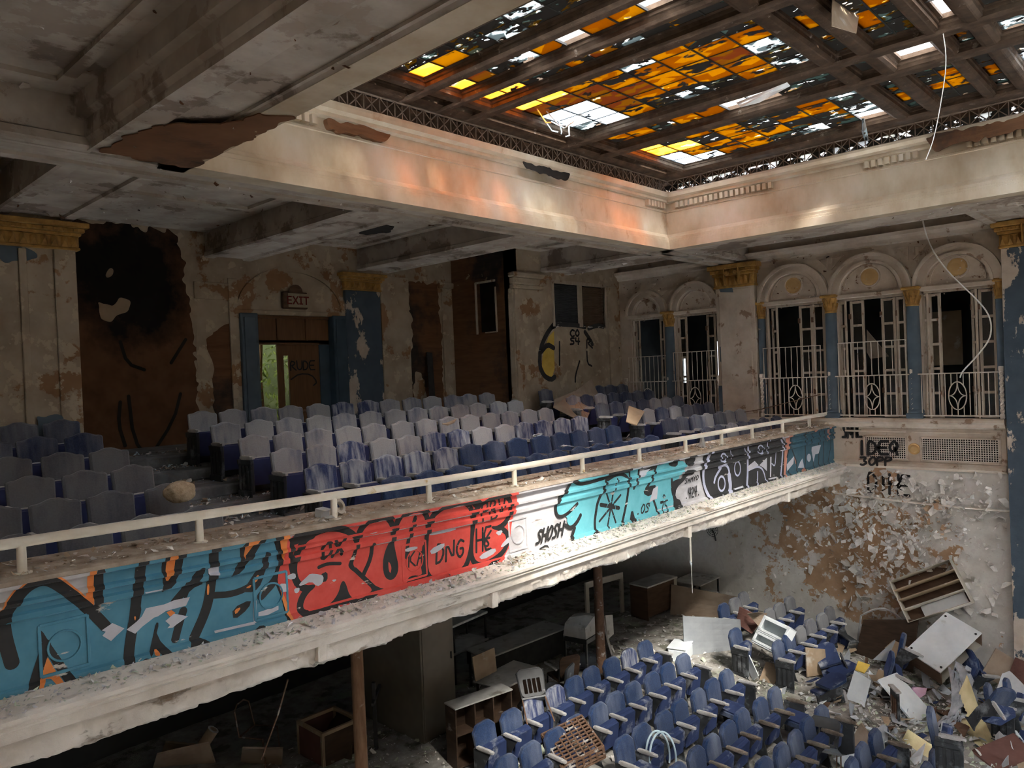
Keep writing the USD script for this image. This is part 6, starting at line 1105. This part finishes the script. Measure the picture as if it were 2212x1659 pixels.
# on the balcony
p = on_y(381, 1100, 8.45); ck = trimesh.creation.icosphere(3, 1.0); v = np.array(ck.vertices); v = v*(1+.22*meshkit.noise(v*1.7+5)+.08*meshkit.noise(v*5))[:, None]*[.15, .12, .105]
obj('foam_chunk', MB().add(v+[p[0], 8.34, -1.13], ck.faces), 'chunk', label='lump of crumbling yellow-brown foam resting on a grey seat at left', cat='foam lump', smooth=True)
def fold(name, pts, faces, mt, label, cat, th=.012):
    P = np.array(pts, float); m = MB()
    for f in faces:
        q = P[list(f)]; n = np.cross(q[1]-q[0], q[2]-q[0]); n /= np.linalg.norm(n)
        k = len(q); idx = [[0, j, j+1] for j in range(1, k-1)]; m.add(q, np.array(idx)); m.add(q+n*th, np.array(idx)[:, ::-1]); m.add(np.vstack([q, q+n*th]), [[j, (j+1) % k, (j+1) % k+k, j+k] for j in range(k)])
    return obj(name, m, mt, label=label, cat=cat)
y = lambda px, py, Y: on_y(px, py, Y)
fold('fallen_sheet', [y(1195, 880, 11.2), y(1240, 845, 11.6), y(1245, 905, 10.9), y(1268, 905, 10.8), y(1237, 850, 11.5), y(1277, 818, 12.1), y(1292, 850, 11.9), y(1278, 890, 11.4), y(1245, 865, 11.4), y(1262, 852, 11.5), y(1280, 886, 11.2), y(1198, 862, 12.0)], [(0, 1, 2), (1, 4, 3, 2), (4, 5, 6, 3), (8, 9, 10), (0, 11, 1)], 'brown_cardboard', 'large torn brown sheet fallen folded over the back seats in the corner', 'sheet')
fold('fallen_board', [y(1352, 912, 9.3), y(1375, 920, 9.1), y(1392, 890, 9.5), y(1358, 878, 9.7)], [(0, 1, 2, 3)], 'tan_board', 'tan board standing at the aisle end of the right balcony block', 'board', .02)
fold('curled_strip', [y(1395, 862, 11.6), y(1415, 858, 11.6), y(1462, 885, 10.6), y(1448, 892, 10.4)], [(0, 1, 2, 3)], 'brown_cardboard', 'long curled strip lying over the right balcony rows', 'strip', .02)
for px, py, Y, s, lab in ((1158, 940, 8.45, .13, 'white crumpled paper on the fourth blue seat row'), (1220, 963, 8.3, .12, 'white paper lying on an open blue seat'), (1275, 953, 8.5, .07, 'small white paper on a blue seat near the aisle'), (1052, 1003, 8.3, .08, 'white plastic scrap between two blue seats')):
    c = on_y(px, py, Y); m = MB()
    for q in range(3): m.hull([tuple(c+np.array([s*a, .5*s*b, .18*s*e])) for a, b, e in np.random.default_rng(int(px)+q).normal(0, .6, (7, 3))])
    obj('paper_scrap', m, 'clean_white', label=lab, cat='paper')
c = on_y(970, 912, 10.15); obj('curled_bark', MB().tube([c+[-.16, 0, -.02], c+[-.05, -.02, -.03], c+[.08, -.02, .0], c+[.17, 0, .04]], [.01, .03, .03, .012], 7), 'brown_cardboard', label='curled brown strip lying on top of a grey seat back', cat='strip')
d = float(DZ(3.9)); t = thing('tape_roll', on_y(727, 1096, 6.95), (70, 0, 20), 'pale tape roll beside a rail post on the balcony cap', 'roll'); obj('ring', MB().lathe([(.05, 0), (.085, 0), (.085, .05), (.05, .05), (.05, 0)], 20), 'cabinet_beige', t); obj('loose_end', MB().box(-.02, .02, .08, .16, 0, .05), 'cabinet_beige', t)
c = on_y(695, 1106, 7.0); t = thing('small_carton', (c[0], c[1], c[2]-.05), (8, 0, 15), 'small white carton on the balcony cap left of the tape roll', 'box'); obj('carton', MB().box(-.06, .06, -.05, .05, 0, .09, .004), 'clean_white', t); obj('flap', MB().box(-.06, .06, -.09, -.05, .085, .09), 'clean_white', t)
c = on_y(1516, 933, 6.9); t = thing('stone_lump', (c[0], c[1], -1.44), (0, 0, 10), 'small upright grey lump on the balcony cap behind the rail', 'lump'); obj('lump', MB().hull([(x, y_, z) for x, y_, z in ((-.06, -.04, 0), (.06, -.04, 0), (.06, .05, 0), (-.05, .05, 0), (-.04, 0, .24), (.03, .02, .27), (.05, -.02, .16))]), 'grey_flake', t)
wp = [on_x(*q, 10.7) for q in ((2020, -10), (2036, 60), (2046, 130), (2035, 210), (2018, 300), (2000, 345))]
obj('hanging_wire', MB().tube(smooth(np.array(wp), 2, False), .006, 5), 'wire_white', label='thin pale wire hanging slack from the skylight at right', cat='wire')
wp = [on_x(*q, 16.9) for q in ((2003, 522), (2040, 580), (2095, 632), (2130, 668), (2143, 700), (2138, 735), (2110, 770), (2078, 803))]
wp = [np.array([wp[0][0]+.05, wp[0][1]+.12, 3.04])]+wp+[on_x(2074, 815, XR-.14)]
obj('curved_cable', MB().tube(smooth(np.array(wp), 2, False), .014, 6), 'wire_white', label='thick pale cable curving down in front of the right arch', cat='cable')
obj('slanting_pole', MB().tube([on_x(1560, 898, 17.5), on_x(1640, 885, 17.6), on_x(1772, 852, 17.7)], .012, 6), 'rust_metal', label='thin pole slanting across the left guard rail above the seats', cat='pole')
c = on_y(1495, 1218, 6.6); t = thing('dangling_shard', (c[0], 6.62, -2.84), label='white shard dangling on a thread below the balcony edge', cat='shard'); L_ = c[2]+2.84
obj('thread', MB().tube([(0, 0, 0), (.01, 0, L_-.5)], .004, 4), 'wire_white', t); obj('shard', MB().hull([(-.03, 0, L_+.07), (.03, .01, L_-.08), (.0, -.02, L_), (-.01, .02, L_+.02)]), 'clean_white', t); obj('strap', MB().box(.02, .07, .02, .03, -.45, 0), 'cabinet_beige', t)
panel('room_sheet', [on_x(1872, 712, 19.0), on_x(1920, 770, 19.4), on_x(1880, 775, 19.4), on_x(1872, 760, 19.4)], 'brown_cardboard', 'torn brown sheet hanging in the room behind the middle arch', 'sheet', .01)

fr = on_y(1306, 1285, 11.3); t = thing('board_rack', (fr[0], 11.3, -6.14), (0, 0, -8), 'bare beige board rack standing behind the grey iron post', 'rack')
obj('upright', MB().box(.55, .66, -.03, .03, 0, 1.0, .006), 'cabinet_beige', t); obj('upright', MB().box(-.66, -.55, -.03, .03, 0, 1.0, .006), 'cabinet_beige', t); obj('crosspiece', MB().box(-.66, .66, -.03, .03, .9, 1.05, .006), 'cabinet_beige', t)

loose(2030, 1655, .75, (0, 0, 10), 'blue seat upright at the bottom edge right of the aisle', ends='l')
loose(2115, 1560, .30, (35, 20, -30), 'blue seat tilted behind the yellowed sheet')
panel('splintered_board', [(1842, 1600, .1), (1885, 1655, .0), (1905, 1620, .15), (1865, 1562, .5)], 'brown_cardboard', 'splintered brown board standing at the bottom of the rubble', 'board', .03, .03, 8)
panel('clear_sheet', [(1950, 1600, .0), (2005, 1650, .0), (2040, 1625, .05), (1965, 1575, .3)], 'yellow_clear', 'clear plastic sheet lying at the bottom of the rubble', 'sheet', .004, .05, 3)
panel('white_plank', [(1800, 1640, .1), (1830, 1665, .05), (1920, 1640, .1), (1890, 1620, .15)], 'clean_white', 'white plank lying at the bottom right of the black chair', 'plank', .02, .01, 5)
# ---------------------------------------------------------------- fallen paint and plaster
looks = [('plaster_flake', 0), ('grey_flake', 1), ('green_flake', 2), ('tan_board', 3)]
def flake_protos(parent, kinds):
    out = []
    for mt, sd_ in kinds:
        for v_ in range(3):
            q = np.random.default_rng(50+sd_*7+v_); k = 6; a = np.sort(q.uniform(0, 2*PI, k)); rr_ = q.uniform(.55, 1, k)
            rim = np.stack([rr_*np.cos(a), rr_*np.sin(a)*.75, .22*rr_**2*np.cos(2*a+q.uniform(0, 6))], 1); V = np.vstack([[0, 0, 0], rim, rim-[0, 0, .05], [0, 0, -.05]])
            f = [[0, 1+i, 1+(i+1) % k] for i in range(k)]+[[2*k+1, k+1+(i+1) % k, k+1+i] for i in range(k)]
            s = [[1+i, k+1+i, k+1+(i+1) % k, 1+(i+1) % k] for i in range(k)]
            out.append(usdkit.mesh(stage, numbered(parent, 'flake'), MB().add(V, f).add(V, s).mesh(), M[mt]).GetPath())
    return out
def quat(R):
    q = trimesh.transformations.quaternion_from_matrix(np.block([[R, np.zeros((3, 1))], [np.zeros((1, 3)), 1]])); return Gf.Quath(*map(float, q))
def scatter(name, pts, sizes, kinds, label, cat, tilt=35, seed=0, base=None, parent=None):
    q = np.random.default_rng(seed); root = '/World' if parent is None else str(parent.GetPath())
    path = numbered(root, name); pi = UsdGeom.PointInstancer.Define(stage, path)
    pr = flake_protos(path, kinds); pi.CreatePrototypesRel().SetTargets(pr)
    P = np.array(pts, float); P[:, 2] += E if parent is None else 0
    pi.CreatePositionsAttr(Vt.Vec3fArray.FromNumpy(P.astype(np.float32)))
    pi.CreateScalesAttr(Vt.Vec3fArray.FromNumpy(np.repeat(np.array(sizes, np.float32)[:, None], 3, 1)))
    B = np.eye(3) if base is None else base
    pi.CreateOrientationsAttr(Vt.QuathArray([quat(B @ rot(q.normal(0, tilt), q.normal(0, tilt), q.uniform(0, 360))) for _ in pts]))
    pi.CreateProtoIndicesAttr(Vt.IntArray.FromNumpy(q.integers(0, len(pr), len(pts)).astype(np.int32)))
    tag(pi, label, cat, None, 'stuff')
q = np.random.default_rng(12); pts, sz = [], []
while len(pts) < 9000:
    x, y_ = q.uniform(5.5, 17.8), q.uniform(1.2, 11.5); d = math.hypot(x-15.2, y_-4.6)
    if q.random() > .22+.9*math.exp(-(d/2.6)**2)+.5*math.exp(-((x-13.2)/.7)**2): continue
    s = min(.16, .018*math.exp(q.normal(.35, .7))); pts.append((x, y_, floor_z(y_)+.02+.4*s+.08*math.exp(-(d/1.8)**2)*q.random())); sz.append(s)
scatter('plaster_rubble', pts, sz, looks[:3]+[('plaster_flake', 5), ('white_board', 6)], 'pale flakes of fallen plaster and paint strewn over the main floor', 'rubble', 25, 1)
pts, sz = [], []
for k in range(2600):
    x = q.uniform(.8, 17.8); s = min(.07, .012*math.exp(q.normal(.3, .6))); pts.append((x, 6.66+.6*q.random()**1.4, -1.445+.3*s+float(DZ(x)))); sz.append(s)
scatter('cap_flakes', pts, sz, [('plaster_flake', 1), ('tan_board', 2), ('cap_stone', 3), ('grey_flake', 4)], 'peeling flakes and dust lying along the balcony cap', 'flakes', 18, 2)
pts, sz = [], []
for k in range(3800):
    x = q.uniform(.8, 17.8); s = min(.06, .012*math.exp(q.normal(.35, .55))); y_ = 6.42+.24*q.random(); pts.append((x, y_, np.interp(y_, [6.44, 6.64], [-2.40, -2.335])+.35*s+float(DZ(x)))); sz.append(s)
scatter('ledge_flakes', pts, sz, [('plaster_flake', 1), ('fascia_white', 2), ('green_flake', 3), ('grey_flake', 4)], 'pale flakes and plaster bits heaped along the ledge below the lettering', 'flakes', 28, 3)
pts, sz = [], []
for k in range(1500):
    x = 4.5+.9*q.normal() if k % 2 else q.uniform(1, 17.5); row = q.integers(0, 7); y_ = (7.35+STEP*row+.6*q.random()) ; s = min(.12, .022*math.exp(q.normal(.3, .6)))
    pts.append((x, y_, row_z(row if row == 0 else int(np.clip(math.floor((y_-8.02)/STEP)+1, 0, 6)))+.35*s+.01)); sz.append(s)
scatter('aisle_debris', pts, sz, [('grey_flake', 1), ('plaster_flake', 2), ('brown_cardboard', 3), ('hose_blue', 4)], 'grey and bluish scraps littering the balcony steps', 'debris', 30, 4)
RX = rot(0, -90, 0); pts, sz = [], []
while len(pts) < 1700:
    y_, z_ = q.uniform(3.3, 9.5), q.uniform(-6, -2.45); w = .7*math.exp(-((y_-5.6)/1.5)**2-((z_+4.0)/1.0)**2)+.6*math.exp(-((y_-5)/1.8)**2-((z_+3.1)/.45)**2)+.2*math.exp(-((z_+3.2)/.5)**2)+.10
    if q.random() > w: continue
    s = min(.20, .042*math.exp(q.normal(.3, .6))); pts.append((XR-.035-.2*s, y_, z_)); sz.append(s)
scatter('peeling_flakes', pts, sz, [('lower_wall_plaster', 1), ('plaster_flake', 2), ('lower_wall_plaster', 4)], 'curling paint flakes on the lower wall', None, 34, 5, RX, wr)
pts, sz = [], []
while len(pts) < 700:
    x, y_ = q.uniform(-.4, 17.5), q.uniform(2.5, 14.3)
    if WX0-.2 < x < WX1+.2 and y_ < WY1+.2: continue
    s = min(.10, .025*math.exp(q.normal(.2, .5))); z_ = 2.54 if (8.95 < y_ < 9.45 or 2.9 < x < 3.7 or 14.6 < x < 15.6) else 3.06
    pts.append((x, y_, z_-.2*s)); sz.append(s)
scatter('hanging_flakes', pts, sz, [('ceiling_plaster', 1), ('brown_wall', 2), ('plaster_flake', 3)], 'curled paint flakes hanging from ceiling and beams', None, 30, 6, None, ce)
pts, sz = [], []
for k in range(420):
    y_ = q.uniform(9.5, 12.4) if k % 2 else q.uniform(3.3, 8.3); pts.append((XR-.06, y_, q.uniform(1.3, 2.6))); sz.append(min(.07, .018*math.exp(q.normal(.2, .5))))
scatter('arcade_flakes', pts, sz, [('arcade_plaster', 1), ('brown_wall', 2)], 'peeling flakes round the arches', None, 26, 7, RX, wr)
pts, sz = [], []
for k in range(900):
    x = q.uniform(7, 12.5); y_ = q.uniform(9.3, 11.0); s = .012*math.exp(q.normal(.3, .5)); pts.append((x, y_, floor_z(y_)+.4*s+.02)); sz.append(s)
scatter('dust_under_balcony', pts, sz, [('grey_flake', 1), ('plaster_flake', 2)], 'grey dust and scraps on the floor under the balcony', 'dust', 25, 8)

pts, sz = [], []
for k in range(240):
    x, y_ = 15.6+1.5*q.normal(), 4.3+1.3*q.normal()
    if not (13 < x < 17.7 and 2.2 < y_ < 7): continue
    s = q.uniform(.08, .26); pts.append((x, y_, floor_z(y_)+.25*s+.1*q.random())); sz.append(s)
scatter('broken_board_heap', pts, sz, [('white_board', 11), ('tan_board', 12), ('grey_laminate', 13), ('brown_board', 14), ('clean_white', 15), ('blue_pan', 16)], 'broken bits of board and seat heaped in front of the right wall', 'rubble', 32, 9)
